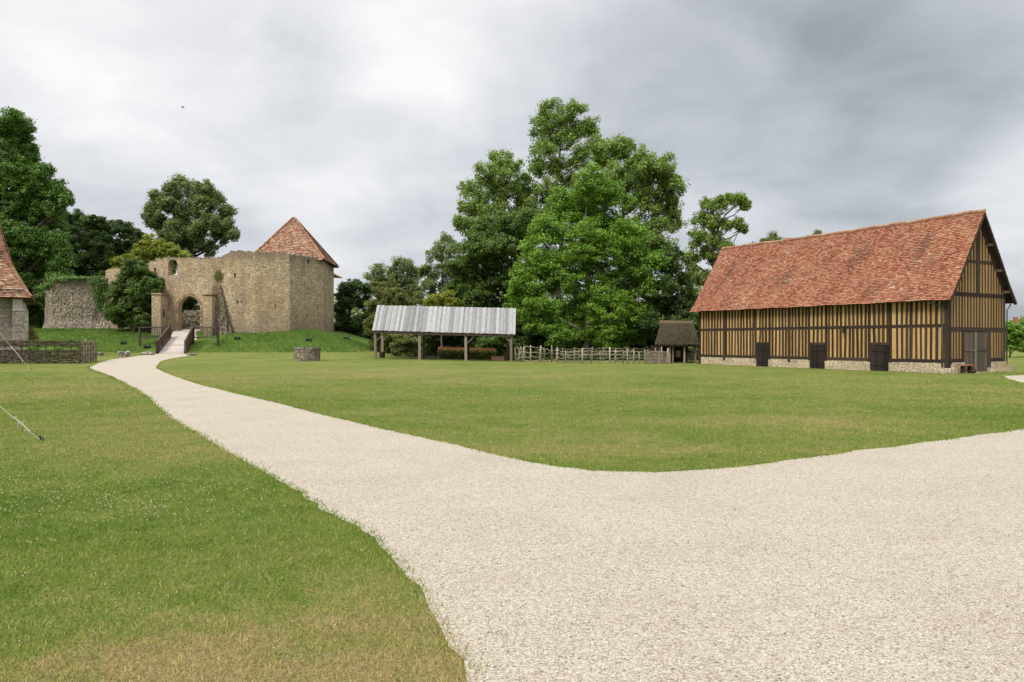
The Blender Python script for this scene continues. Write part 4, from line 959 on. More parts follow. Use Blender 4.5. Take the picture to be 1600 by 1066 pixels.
for (a, b) in [(n0l, k0l), (n0r, k0r)]:
    mb.bar(a+Vector((0, 0, -0.12)), b+Vector((0, 0, -0.12)), 0.14, 0.26)
    mb.bar(a.lerp(b, 0.02)+Vector((0.0, 0, 0.13)), b+Vector((0, 0, 0.13)), 0.12, 0.2)
mb.bar(k0r+Vector((0.1, 0, -0.2)), Vector((k0r.x+0.1, YK, gz(k0r.x, YK)-0.3)), 0.2, 0.2); mb.bar(k0l+Vector((-0.1, 0, -0.2)), Vector((k0l.x-0.1, YK, gz(k0l.x, YK)-0.3)), 0.2, 0.2)
mb.build('bridge_beams', M['rail'], bridge)
for sgn, a, b in ((-1, n0l, k0l), (1, n0r, k0r)):
    ou = Vector((0.10*sgn, 0, 0)); ph = 1.12
    mb = MB(); tr_ = MB()
    mb.bar(a+ou+Vector((0, 0, ph)), b+ou+Vector((0, 0, ph)), 0.16, 0.13); mb.build('handrail', M['rail'], bridge)
    for t in (0.0, 1.0):
        p = a.lerp(b, t)+ou; mb = MB(); mb.bar(p+Vector((0, 0, -0.35)), p+Vector((0, 0, ph+0.06)), 0.17, 0.17); mb.build('post', M['rail'], bridge)
    for k in range(4):
        t0, t1 = k/4+0.02, (k+1)/4-0.02; p, q = a.lerp(b, t0)+ou, a.lerp(b, t1)+ou
        mb = MB(); mb.prism([p+Vector((0, 0, 0.22)), q+Vector((0, 0, 0.22)), q+Vector((0, 0, ph-0.09)), p+Vector((0, 0, ph-0.09))], (0.035, 0, 0)); mb.build('panel', M['redpanel'], bridge)
def railing(pxs, py_t, py_b, Ys, label, last_ext=0.4, skew=0.0):
    p0 = Vector((X(pxs[0], Ys[0]), Ys[0], Za(py_t, Ys[0]))); p1 = Vector((X(pxs[1], Ys[1]), Ys[1], Za(py_t, Ys[1])))
    hb = Za(py_t, Ys[0])-Za(py_b, Ys[0]); loc = Vector(((p0.x+p1.x)/2, (p0.y+p1.y)/2, gz((p0.x+p1.x)/2, p0.y)))
    r = empty('railing', loc, label, 'railing')
    for p in (p0, p1):
        mb = MB(); mb.bar(Vector((p.x, p.y, gz(p.x, p.y)-0.3)), p+Vector((0, 0, 0.08)), 0.17, 0.17); mb.build('post', M['rail'], r)
    mb = MB(); mb.bar(p0, p1, 0.12, 0.11); mb.build('top_rail', M['rail'], r)
    mb = MB(); mb.bar(p0-Vector((0, 0, hb)), p1-Vector((0, 0, hb)), 0.1, 0.1); mb.build('bottom_rail', M['rail'], r)
    n_ = 17
    for k in range(1, n_):
        q = p0.lerp(p1, k/n_); mb = MB(); mb.tube([q, q-Vector((0, 0, hb))], 0.022, 5); mb.build('baluster', M['dark'], r)
railing((218, 262), 511.5, 527, (71.6, 72.3), 'black railing with thin bars on the left of the castle ramp')
railing((301.5, 340.5), 511.5, 527.5, (72.3, 71.6), 'black railing with thin bars on the right of the castle ramp')
def stone(name, px, py, r, label, Y=None, mat='stonegrey', sq=0.55, sx=1.4):
    p = G(px, py) if Y is None else Vector((X(px, Y), Y, gz(X(px, Y), Y)))
    bm = bmesh.new(); bmesh.ops.create_icosphere(bm, subdivisions=3, radius=1)
    r_ = random.Random(int(px*7))
    ph = [r_.uniform(0, 6) for _ in range(6)]
    for v_ in bm.verts:
        k = 1+0.13*math.sin(v_.co.x*4+ph[0])*math.sin(v_.co.y*3+ph[1])+0.1*math.sin(v_.co.z*5+ph[2])
        v_.co = Vector((max(-0.8, min(0.8, v_.co.x))*k*r*sx, max(-0.8, min(0.8, v_.co.y))*k*r, max(-0.8, min(0.75, v_.co.z))*k*r*sq+r*sq*0.45))
    me = bpy.data.meshes.new(name); bm.to_mesh(me); bm.free(); me.materials.append(M[mat]); o = link(name, me); o.location = p
    return tag(o, label, 'stone')
stone('boulder', 232, 555, 0.42, 'pale block of stone at the left foot of the castle ramp')
stone('boulder', 299, 555.5, 0.32, 'mossy stone at the right foot of the castle ramp')
stone('boulder', 194, 557.5, 0.45, 'pinkish pitted stone lying on the bank edge left of the ramp', sq=0.8, sx=1.1)
stone('boulder', 153, 556, 0.4, 'flat grey slab beside the end of the woven fence')
def spot(px, py, Y, label):
    p = Vector((X(px, Y), Y, gz(X(px, Y), Y))); r = empty('floodlight', p, label, 'floodlight', group='floodlights set in the castle bank')
    mb = MB(); mb.tube([p+Vector((0, 0, -0.1)), p+Vector((0, 0, 0.12))], 0.03, 6); mb.build('stand', M['dark'], r)
    for s in (-1, 1):
        mb = MB(); c = p+Vector((0.17*s, 0, 0.14)); mb.tube([c+Vector((0, -0.1, -0.02)), c+Vector((0, -0.02, 0.0)), c+Vector((0, 0.16, 0.07))], [0.07, 0.13, 0.15], 10); mb.build('lamp_head', M['dark'], r)
spot(370, 524, 73.5, 'pair of small black floodlights on the grass below the castle gate buttress'); spot(482, 524, 73.5, 'small black floodlight in the grass below the middle of the castle tower')
spot(541, 520, 78, 'small black floodlight at the right shoulder of the castle mound'); spot(229, 533, 70.7, 'small black floodlight under the left railing'); spot(192, 527, 72, 'small black floodlight on the bank below the dark bush')

# ------------------------------------------------------------------ stone well
wp = G(480, 563.5); well = empty('well', wp, 'low round stone well head standing alone on the lawn', 'well')
R1 = 20/F*wp.y; mb = MB(); rows, seg = 7, 26; hz_ = 0.86
for k in range(rows):
    z0_, z1_ = -0.05+hz_*k/rows, hz_*(k+0.95)/rows
    for i in range(seg):
        a0 = 2*math.pi*(i+0.5*(k % 2))/seg+rr.uniform(-0.02, 0.02); a1 = a0+2*math.pi/seg*0.95; ro = R1*rr.uniform(0.965, 1.01); ri = R1*0.62
        q = [(ro*math.cos(a0), ro*math.sin(a0)), (ro*math.cos(a1), ro*math.sin(a1)), (ri*math.cos(a1), ri*math.sin(a1)), (ri*math.cos(a0), ri*math.sin(a0))]
        mb.prism([Vector((a, b, z0_)) for a, b in q], (0, 0, z1_-z0_))
mb.build('shaft_wall', M['ruin'], well, local=True)
mb = MB()
for i in range(11):
    a0 = 2*math.pi*i/11; a1 = a0+2*math.pi/11*0.97; ro = R1*rr.uniform(1.02, 1.07); ri = R1*0.58
    q = [(ro*math.cos(a0), ro*math.sin(a0)), (ro*math.cos((a0+a1)/2), ro*math.sin((a0+a1)/2)), (ro*math.cos(a1), ro*math.sin(a1)), (ri*math.cos(a1), ri*math.sin(a1)), (ri*math.cos(a0), ri*math.sin(a0))]
    mb.prism([Vector((a, b, hz_)) for a, b in q], (0, 0, 0.12+rr.uniform(-0.015, 0.02)))
mb.build('rim', M['ruin'], well, local=True)

# ------------------------------------------------------------------ turret at the left edge
tur = empty('dovecote', (-43.3, 60.5, gz(-43.3, 60.5)), 'pale stone turret with a flared tile roof, cut by the left edge', 'building')
zE = 5.05; tc = Vector((-36.3, 56, 0)); te1 = Vector((-0.855, -0.519, 0)); te2 = Vector((-0.519, 0.855, 0)); TS = 9.0
ctr_ = tc+te1*(TS/2)+te2*(TS/2); ap = Vector((ctr_.x, ctr_.y, 16.5)); up_ = Vector((0, 0, zE))
cs_ = [tc+te1*TS+up_, tc+up_, tc+te2*TS+up_, tc+te1*TS+te2*TS+up_]
pf = [(0, 5.05), (0.06, 5.42), (0.13, 6.05), (0.21, 6.7), (0.29, 7.4), (0.37, 8.35), (0.44, 9.6), (0.6, 12.2), (1, 16.5)]
pfl = lambda f: (float(np.interp(f, [p[0] for p in pf], [p[1] for p in pf]))-zE)/(16.5-zE)
pyramid_roof(tur, cs_, ap, 0.22, 0.15, M['tile_old'], pfl, seed=31)
def on_line(px, py, P0, d):
    k = (px-CX)/F; t = (k*P0.y-P0.x)/(d.x-k*d.y); y_ = P0.y+d.y*t; return Vector((P0.x+d.x*t, y_, H-(py-CY)/F*y_))
wi = 0.75; wc = tc+te1*wi+te2*wi; WS = TS-2*wi
base4 = [wc+te1*WS, wc, wc+te2*WS, wc+te1*WS+te2*WS]
mb = MB(); mb.prism([p+Vector((0, 0, -0.3)) for p in base4], (0, 0, zE+0.25)); mb.build('wall', M['pale'], tur)
fp = wc-te2*0.45
prof_ = [on_line(a_, b_, fp, te1) for a_, b_ in [(19, 566), (44.3, 566), (44, 487), (35.5, 466.5), (19, 466.5)]]
mb = MB(); mb.prism(prof_, te2*0.6); mb.build('buttress', M['pale'], tur)
fq = fp-te2*0.02
mb = MB(); mb.prism([on_line(a_, b_, fq, te1) for a_, b_ in [(20, 486), (38.5, 486), (36, 480), (34.5, 468), (20, 468)]], te2*0.05); mb.build('smooth_stone_slab', M['pale_slab'], tur)
leafmass('garden_shrub', 'leggy green shrub at the foot of the turret corner', 'plant', [(52,522,6,7),(48,515,5,5),(56,530,6,6)], 57.5, 1200, 'willow', 0.14, 0.4)
leafmass('garden_plants', 'green plants seen through the gap of the woven fence', 'plant', [(50,546,7,5),(78,548,7,4),(92,545,6,5),(110,540,5,4),(140,534,7,3),(60,538,5,4)], 53.0, 2600, 'walnut', 0.1, 0.4)

# ------------------------------------------------------------------ woven wattle fence
wf = empty('wattle_fence', (X(60, 51), 51, gz(X(60, 51), 51)), 'dark woven wattle fence with an open band in front of the turret', 'fence')
yF = 51.0; xL = -40.5; xC = X(124, yF)
def post(mb, x, y, h, r=0.045, z=None):
    z = gz(x, y) if z is None else z; mb.tube([(x, y, z-0.15), (x+rr.uniform(-0.02, 0.02), y, z+h*0.5), (x+rr.uniform(-0.04, 0.04), y+rr.uniform(-0.03, 0.03), z+h)], [r*1.05, r, r*0.85], 6)
npst = 20; pxs_ = [xL+(xC-xL)*i/(npst-1) for i in range(npst)]
for i, x in enumerate(pxs_):
    mb = MB(); post(mb, x, yF, 1.62+rr.uniform(-0.06, 0.08), 0.028 if i < npst-1 else 0.09); mb.build('post', M['wattle'], wf)
cor = [Vector((xC, yF)), Vector((X(150, 53.9), 53.9))]
for i in range(1, 7):
    q = cor[0].lerp(cor[1], i/6); mb = MB(); post(mb, q.x, q.y, 1.6+rr.uniform(-0.05, 0.1), 0.045); mb.build('post', M['wattle'], wf)
def weave(mb, A, B, z, ns, phase, amp, r, rr, zj=0.012):
    pts = []; K = 4*ns
    for k in range(K+1):
        t = k/K; q = A.lerp(B, t); d = (B-A).normalized(); n_ = Vector((-d.y, d.x)); w_ = math.sin(t*ns*math.pi+phase)*amp
        zz = gz(q.x, q.y)+z+rr.gauss(0, zj)+0.02*math.sin(t*9+phase*3+z*7)
        pts.append((q.x+n_.x*w_, q.y+n_.y*w_, zz))
    mb.tube(pts, [r*rr.uniform(0.85, 1.1) for _ in pts], 5, True)
A, B = Vector((xL, yF)), Vector((xC, yF))
bands = [(0.05, 0.93, 30, 'lower_weave'), (1.17, 1.56, 13, 'upper_weave')]
for z0_, z1_, cnt, nm in bands:
    mb = MB()
    for k in range(cnt):
        weave(mb, A, B+Vector((rr.uniform(-0.1, 0.25), 0)), z0_+(z1_-z0_)*k/(cnt-1), npst-1, (k % 2)*math.pi+math.pi/2, 0.055, rr.uniform(0.017, 0.027), rr)
    mb.build(nm, M['wattle'], wf)
mb = MB()
for k in range(36):
    weave(mb, cor[0], cor[1], 0.04+1.48*k/35, 6, (k % 2)*math.pi+math.pi/2, 0.06, rr.uniform(0.018, 0.026), rr)
CWM = mb
for k in range(0):      # loose twig ends
    x = rr.uniform(xL, xC); z = rr.choice([rr.uniform(0.9, 1.2), rr.uniform(1.5, 1.62), rr.uniform(0.1, 0.9)]); a = rr.uniform(-0.5, 0.5)
    zz = gz(x, yF)+z; mb.tube([(x, yF-0.05, zz), (x+0.25*math.cos(a), yF-0.1, zz+0.25*math.sin(a))], [0.011, 0.005], 4)
CWM.build('corner_weave', M['wattle_pale'], wf)


# ------------------------------------------------------------------ open shed
shed = empty('open_shed', (X(692, 61), 61, gz(X(692, 61), 61)), 'open sided shed with a steep roof of silvery boards on wooden posts', 'shed')
ef = 59.4; er = 62.9; Yr = 61.15
eL, eR = W(582, 517, ef), W(803.5, 523, ef); rL, rR = W(590, 478, Yr), W(804.5, 482.5, Yr)
bL, bR = Vector((eL.x, er+0.3, eL.z+0.1)), Vector((eR.x, er+0.3, eR.z+0.1))
mb = MB(); nbd = 62
def board_row(mb, A0, A1, B0, B1, n):
    for i in range(n):
        t0, t1 = i/n-0.0015, (i+1)/n+0.0015; up = (i % 2 == 0)
        nrmv_ = ((A1-A0).cross(B0-A0)).normalized(); nrmv_ = nrmv_ if nrmv_.z > 0 else -nrmv_
        lo = nrmv_*(0.05 if up else 0.01); j = rr.uniform(-0.03, 0.03); dn = (A0-B0).normalized()
        if not up: t0, t1 = t0-0.006, t1+0.006
        p = [A0.lerp(A1, t0)+dn*j, A0.lerp(A1, t1)+dn*(j+rr.uniform(-0.01, 0.01)), B0.lerp(B1, t1), B0.lerp(B1, t0)]
        p[2] = p[2]-dn*rr.uniform(-0.02, 0.02); p[3] = p[3]-dn*rr.uniform(-0.02, 0.02)
        mb.prism([q+lo for q in p], nrmv_*0.028, random.random())
board_row(mb, eL, eR, rL, rR, nbd); mb.build('front_boards', M['silver'], shed)
mb = MB(); board_row(mb, bL, bR, rL+Vector((0, 0.03, 0)), rR+Vector((0, 0.03, 0)), nbd); mb.build('rear_boards', M['silver'], shed)
mb = MB()
for (a, b) in [(eL, eR), (rL, rR), (bL, bR)]:
    mb.bar(a+Vector((0.15, 0, -0.13)), b+Vector((-0.15, 0, -0.13)), 0.13, 0.15)
for t in (0.02, 0.34, 0.66, 0.985):
    a, b, c = eL.lerp(eR, t), bL.lerp(bR, t), rL.lerp(rR, t)
    for q in (a, b): mb.bar(q-Vector((0, 0, 0.06)), c-Vector((0, 0, 0.09)), 0.09, 0.11)
    mb.bar(a-Vector((0, 0, 0.14)), b-Vector((0, 0, 0.14)), 0.11, 0.13)
mb.build('roof_frame', M['beam'], shed)
def spost(px, Y, wdt, mat, tz, foot=False):
    x = X(px, Y); z = gz(x, Y); mb = MB(); mb.bar((x, Y, z-0.3), (x+rr.uniform(-0.02, 0.02), Y, tz), wdt, wdt); return mb.build('post', M[mat], shed)
for px, t in ((586.5, 0.025), (655.5, 0.34), (728, 0.665), (798.8, 0.98)):
    spost(px, ef+0.12, 0.195, 'greypost', eL.lerp(eR, t).z-0.18)
for px, t, m_ in ((597.5, 0.06, 'greypost'), (662.5, 0.36, 'brownpost'), (731.5, 0.66, 'brownpost'), (792.5, 0.97, 'brownpost')):
    spost(px, er, 0.2, m_, bL.lerp(bR, t).z-0.18)
for (a, b, Y) in [((589, 532), (604, 517.5), ef+0.12), ((653.5, 533), (641, 518), ef+0.12), ((730.5, 536), (746, 521), ef+0.12), ((797, 534), (783, 522), ef+0.12), ((599.5, 532), (612, 519), er)]:
    mb = MB(); mb.bar(W(*a, Y), W(*b, Y), 0.08, 0.1, (0, 1, 0)); mb.build('brace', M['greypost'], shed)
p = Vector((X(597.5, 62.4), 62.3, 0)); p.z = gz(p.x, p.y); st = empty('barrel', p, 'squat dark wooden barrel at the left rear post of the shed', 'barrel')
mb = MB(); mb.tube([(0, 0, 0.0), (0, 0, 0.12), (0, 0, 0.24), (0, 0, 0.36), (0, 0, 0.48)], [0.21, 0.235, 0.245, 0.235, 0.22], 16); mb.build('staves', M['beam'], st, local=True)
for z_ in (0.09, 0.39):
    mb = MB(); mb.tube([(0, 0, z_), (0, 0, z_+0.035)], 0.245, 16); mb.build('hoop', M['dark'], st, local=True)
# plank box under the right bay
p = Vector((X(777.5, 59.9), 60.1, 0)); p.z = gz(p.x, p.y); bx_ = empty('plank_trough', p, 'low reddish brown plank trough on the lawn near the right shed post', 'trough')
wB = 19/F*59.9
for nm, k in (('front_board', -1), ('rear_board', 1)):
    for z_ in (0.03, 0.16, 0.29):
        mb = MB(); mb.box((-wB/2, 0.22*k-0.015, z_), (wB/2, 0.22*k+0.015, z_+0.115)); mb.build(nm, M['brownpost'], bx_, local=True)
for s in (-1, 1):
    mb = MB(); mb.box((s*wB/2-0.03, -0.26, 0), (s*wB/2+0.03, 0.26, 0.43)); mb.build('end_board', M['brownpost'], bx_, local=True)
# clipped hedge with dry tops
pts = np.stack([RNG.uniform(X(684, 64.5), X(775, 64.5), 9000), RNG.uniform(64.2, 65.3, 9000), RNG.random(9000)**0.8], 1)
pts[:, 2] = ground(pts[:, 0], pts[:, 1])+pts[:, 2]*0.78
hd = empty('hedge', (X(730, 64.6), 64.6, gz(X(730, 64.6), 64.6)), 'low clipped hedge with dry reddish shoots behind the open shed', 'hedge')
v, f = leaf_cards(pts-np.array(hd.location), RNG.normal(size=(9000, 3))*0.6+np.array([0, -0.4, 0.6]), RNG.uniform(0.08, 0.16, 9000)); link('foliage', np_mesh('foliage', v, f, 4, LEAF['hedge'], RNG.random(9000)), hd)
nS = 2600; x = RNG.uniform(X(685, 64.5), X(774, 64.5), nS); y = RNG.uniform(64.3, 65.2, nS); z = ground(x, y)+RNG.uniform(0.5, 0.78, nS); a = RNG.uniform(0, 6.28, nS); l_ = RNG.uniform(-0.12, 0.12, nS)
v = np.stack([np.stack([x-0.03*np.cos(a), y-0.03*np.sin(a), z], 1), np.stack([x+0.03*np.cos(a), y+0.03*np.sin(a), z], 1), np.stack([x+l_, y, z+RNG.uniform(0.12, 0.34, nS)], 1)], 1).reshape(-1, 3)-np.array(hd.location)
link('dry_shoots', np_mesh('dry_shoots', v, np.arange(3*nS).reshape(-1, 3), 3, LEAF['hedge_red'], RNG.random(nS)), hd)

# ------------------------------------------------------------------ rustic stick fences
def stick_fence(label, Ps, posts, rails, mat='stick', rail_r=0.026, drop=0.05, name='stick_fence', jit=0.09):
    mid = Ps[len(Ps)//2]; root = empty(name, (mid[0], mid[1], gz(*mid)), label, 'fence')
    for (x, y, h, r, ln) in posts:
        mb = MB(); z = gz(x, y); mb.tube([(x, y, z-0.2), (x+ln*0.4+rr.uniform(-0.02, 0.02), y, z+h*0.5), (x+ln, y+rr.uniform(-0.05, 0.05), z+h)], [r, r*0.95, r*0.8], 6); mb.build('post', M[mat], root, smooth=True)
    for (a, b, za, zb, r) in rails:
        mb = MB(); pts = []; K = 7
        for k in range(K+1):
            t = k/K; x = a[0]+(b[0]-a[0])*t; y = a[1]+(b[1]-a[1])*t; pts.append((x+rr.uniform(-0.03, 0.03), y-0.05+rr.uniform(-0.03, 0.03), gz(x, y)+za+(zb-za)*t+rr.gauss(0, drop)))
        mb.tube(pts, [r*1.15-(r*0.5)*k/K for k in range(K+1)], 5); mb.build('rail', M[mat], root, smooth=True)
    return root
yA = 59.5
pa = [(X(p_, yA+j), yA+j, h, r, ln) for p_, j, h, r, ln in [(829, 0, 1.32, .06, 0), (843, 0, 1.3, .07, .12), (851, .2, 1.15, .05, -.05), (862, 0, 1.35, .075, 0), (870, .4, 1.1, .05, 0)]]
ra = [((X(820, yA), yA), (X(845, yA), yA), z, z+rr.uniform(-.1, .1), .03) for z in (0.35, 0.72, 1.12)]+[((X(840, yA), yA), (X(866, yA), yA), z, z+rr.uniform(-.1, .1), .028) for z in (0.15, 0.62, 1.0)]
ra += [((X(820, yA), yA), (X(870, yA), yA+.3), .08, .1, .04)]
stick_fence('tall rough post fence between the bundle of sticks and the pale stick fence', [(X(845, yA), yA)], pa, ra, 'stick')
bd = [(X(p_, yA), yA+rr.uniform(-.05, .05), h, r, ln) for p_, h, r, ln in [(806, 1.12, .04, -.08), (811, 1.2, .035, .12), (813, 1.05, .035, -.12), (816, 1.15, .035, .1), (809, .8, .03, .2), (815, 1.25, .03, -.05), (820, 1.28, .05, 0), (818, 1.2, .04, .03)]]
stick_fence('upright bundle of pale crooked sticks forming a gate right of the shed', [(X(813, yA), yA)], bd, [((X(805, yA), yA), (X(821, yA), yA), z, z+.1, .03) for z in (0.2, 0.65, 1.0)], 'stick', name='stick_gate')
# pale fence
yB0, yB1 = 56.5, 55.2
def PB(px):
    t = (px-870)/175; Y = yB0+(yB1-yB0)*t; return (X(px, Y), Y)
pb = []
for p_, h, r in [(871, 1.18, .06), (884, .95, .045), (897, .98, .03), (904, .95, .025), (910, 1.15, .07), (924, .95, .04), (938, .95, .045), (953, 1.22, .07), (961, 1.0, .045), (973, .98, .05), (981, 1.1, .06), (991, .95, .045), (999, .9, .045), (1008, 1.05, .05), (1016, .95, .04), (1025, 1.18, .05), (1034, 1.25, .05), (1043, 1.15, .07)]:
    x, y = PB(p_); pb.append((x, y, h, r, rr.uniform(-.05, .05)))
rb = []
cuts = [870, 888, 912, 940, 962, 985, 1012, 1030]
for i in range(len(cuts)-1):
    for z in (0.12, 0.38, 0.62, 0.88):
        a = PB(cuts[i]-3); b = PB(cuts[i+1]+4); sl_ = rr.uniform(-.12, .12); rb.append((a, b, z+sl_*.5+0.03, z-sl_*.5, rr.uniform(.015, .025)))
fB = stick_fence('pale crooked stick fence in front of the walnut trunk, reaching the hut', [PB(955)], pb, rb, 'stick', jit=.05)
mb = MB()
A, B = Vector(PB(1008)), Vector(PB(1043))
for k in range(26): weave(mb, A, B, 0.04+0.84*k/25, 5, (k % 2)*math.pi+math.pi/2, 0.05, rr.uniform(.014, .022), rr)
mb.build('woven_panel', M['wattle_pale'], fB)
# second line of rails behind
pc = [(X(p_, 59), 59, h, .045, rr.uniform(-.05, .05)) for p_, h in [(880, 1.1), (898, 1.15), (925, 1.2), (943, 1.15), (962, 1.1), (990, 1.1), (1012, 1.05)]]
rc = [((X(a_, 59), 59), (X(b_, 59), 59), z, z+rr.uniform(-.08, .08), .025) for a_, b_ in ((876, 915), (905, 950), (940, 985), (975, 1015)) for z in (0.55, 0.8, 1.08)]
stick_fence('darker second stick fence standing just behind the pale one', [(X(940, 59), 59)], pc, rc, 'wattle_pale')

# ------------------------------------------------------------------ thatched hut
hY0, hY1 = 56.3, 59.9; hx0, hx1 = X(1024, hY0), X(1092, hY0)
hut = empty('thatched_hut', ((hx0+hx1)/2, 58.3, gz((hx0+hx1)/2, 58.3)), 'small dark hut with a mossy thatched roof beside the barn', 'hut')
zr, ze = Za(509, 58.3), Za(542, hY0); hxr0 = X(1030, 58.3)
# thatch shell as a subdivided lumpy slope
def thatch(A0, A1, B0, B1, th, name, mat, parent, nu=30, nv_=14, seed=1):
    r_ = random.Random(seed); mb = MB(); g = [[r_.gauss(0, 1) for _ in range(nu+1)] for _ in range(nv_+1)]
    nrmv_ = ((A1-A0).cross(B0-A0)).normalized(); nrmv_ = nrmv_ if nrmv_.z > 0 else -nrmv_
    vs_ = []
    for k in range(nv_+1):
        for i in range(nu+1):
            u, t = i/nu, k/nv_; p = A0.lerp(A1, u).lerp(B0.lerp(B1, u), t)
            bulge = 0.10*math.sin(t*math.pi)-0.12*(1-t)**6+0.05*math.sin(u*14+t*3)*0.6
            vs_.append(p+nrmv_*(th+bulge+g[k][i]*0.02)-Vector((0, 0, (0.05*r_.random() if k == 0 else 0))))
    n_ = len(vs_); bot = [A0, A1, B1, B0]
    mb.add(vs_, [(k*(nu+1)+i, k*(nu+1)+i+1, (k+1)*(nu+1)+i+1, (k+1)*(nu+1)+i) for k in range(nv_) for i in range(nu)])
    lo = [vs_[i] for i in range(nu+1)]; lb = [A0.lerp(A1, i/nu) for i in range(nu+1)]; mb.add(lo+lb, [(i, i+1, i+1+nu+1, i+nu+1) for i in range(nu)])
    for c_ in (0, nu):
        l = [vs_[k*(nu+1)+c_] for k in range(nv_+1)]; b2 = [(A0 if c_ == 0 else A1).lerp(B0 if c_ == 0 else B1, k/nv_) for k in range(nv_+1)]
        mb.add(l+b2, [(k, k+1, k+1+nv_+1, k+nv_+1) for k in range(nv_)])
    mb.add(bot, [(0, 1, 2, 3)])
    return mb.build(name, M[mat], parent, smooth=False)
thatch(Vector((hx0-0.1, hY0-0.15, ze)), Vector((hx1, hY0-0.15, ze)), Vector((hxr0+0.12, 58.3, zr-0.1)), Vector((hx1, 58.3, zr-0.1)), 0.26, 'roof', 'thatch', hut, seed=4)
thatch(Vector((hx1, hY1+0.15, ze)), Vector((hx0+1.0, hY1+0.15, ze)), Vector((hx1, 58.32, zr-0.1)), Vector((hxr0+0.12, 58.32, zr-0.1)), 0.26, 'rear_roof', 'thatch', hut, seed=5)
mb = MB(); pts_ = [(hxr0+0.02+(hx1-hxr0)*k/14, 58.3, zr+0.13+rr.uniform(-.02, .03)) for k in range(15)]; mb.tube(pts_, [0.26+rr.uniform(-.02, .02) for _ in pts_], 9)
mb.build('ridge', M['ridge_thatch'], hut)
n = 5200; u = RNG.random(n); t = RNG.random(n)
A0, A1, B0, B1 = np.array((hx0-0.1, hY0-0.15, ze)), np.array((hx1, hY0-0.15, ze)), np.array((hxr0+0.1, 58.3, zr-0.05)), np.array((hx1, 58.3, zr-0.05))
pp = ((A0*(1-u[:, None])+A1*u[:, None])*(1-t[:, None])+(B0*(1-u[:, None])+B1*u[:, None])*t[:, None]); sl2 = (A0-B0)/np.linalg.norm(A0-B0); nz2 = np.array((0, -sl2[2], sl2[1])); nz2 = nz2*np.sign(nz2[2])
base_ = pp+nz2*(0.28+0.07*np.sin(t*3.14))[:, None]; d_ = sl2*0.22+RNG.normal(size=(n, 3))*0.03+nz2*0.045
v = np.stack([base_+np.array((0.018, 0, 0)), base_-np.array((0.018, 0, 0)), base_+d_], 1).reshape(-1, 3)-np.array(hut.location)
link('straw', np_mesh('straw', v, np.arange(3*n).reshape(-1, 3), 3, M['thatch'], RNG.random(n)), hut)
for px_q, Y_q in ((1046, hY0+0.1), (1051, hY0+0.1), (1069, hY0+0.1), (1086, hY0+0.1), (1030, hY0+0.2)):
    x = X(px_q, Y_q); mb = MB(); mb.bar((x, Y_q, gz(x, Y_q)-0.1), (x+0.02, Y_q, ze+0.15), 0.12, 0.12); mb.build('post', M['wattle_pale'], hut)
mb = MB(); mb.box((hx0+0.3, 59.8, 0.0), (hx1, 59.95, ze+0.1)); mb.prism([Vector((hx0+0.35, hY0+0.4, 0)), Vector((hx0+0.45, hY0+0.4, 0)), Vector((hx0+1.35, 59.8, 0)), Vector((hx0+1.25, 59.8, 0))], (0, 0, ze+0.1)); mb.prism([Vector((hx0-0.1, hY0-0.15, ze+0.05)), Vector((hx0+1.0, hY1+0.15, ze+0.05)), Vector((hxr0+0.15, 58.3, zr))], (0.12, 0, 0)); mb.build('rear_wall', M['ground_dark'], hut)
mb = MB()
A, B = Vector((X(1070, hY0+.2), hY0+.2)), Vector((X(1086, hY0+.2), hY0+.2))
for k in range(20): weave(mb, A, B, 0.04+0.78*k/19, 4, (k % 2)*math.pi, 0.035, .02, rr)
mb.build('woven_panel', M['wattle'], hut)
mb = MB(); q = Vector((X(1060, 59.7), 59.7, Za(553, 59.7))); mb.box((q.x-0.2, 59.74, q.z-0.28), (q.x+0.18, 59.79, q.z+0.26)); o = mb.build('notice_board', M['canvas']); tag(o, 'small pale board hanging on the inner wall of the thatched hut', 'board')

# ------------------------------------------------------------------ timber-framed barn (local axes: x = gable width, y = length)
BA = R(29.9)
barn = empty('barn', (22.9, 39.0, 0), 'long half timbered barn with ochre infill and a steep red clay tile roof', 'barn', rz=BA)
BW, BL = 5.5, 18.2; ZP, ZS, ZM, ZE_ = 0.0, 0.66, 2.52, 3.98
doors = [(3.84, 1.12, 1.46), (7.98, 1.06, 1.45), (12.28, 1.0, 1.46)]     # centre, width, top z
def pb_(name, mb, mat): return mb.build(name, M[mat], barn, local=True)
# plinth with gaps for doors
mb = MB(); cuts_ = [0.0]
for c, w_, z_ in doors: cuts_ += [c-w_/2+0.02, c+w_/2-0.02]
cuts_.append(BL)
for i in range(0, len(cuts_), 2): mb.box((-0.06, cuts_[i]-0.05 if i == 0 else cuts_[i], -0.3), (0.34, cuts_[i+1], ZS-0.13))
gd0, gd1 = 1.40, 3.66
mb.box((0.34, -0.12, -0.3), (gd0-0.05, 0.28, ZS-0.1)); mb.box((4.05, -0.12, -0.3), (BW+0.1, 0.28, ZS-0.1)); mb.box((gd1+0.05, -0.20, -0.3), (4.05, 0.25, 0.24))
mb.box((BW-0.3, 0.28, -0.3), (BW+0.06, BL, ZS-0.13)); mb.box((0.34, BL-0.34, -0.3), (BW-0.3, BL+0.06, ZS-0.13))
pb_('plinth', mb, 'plinth')
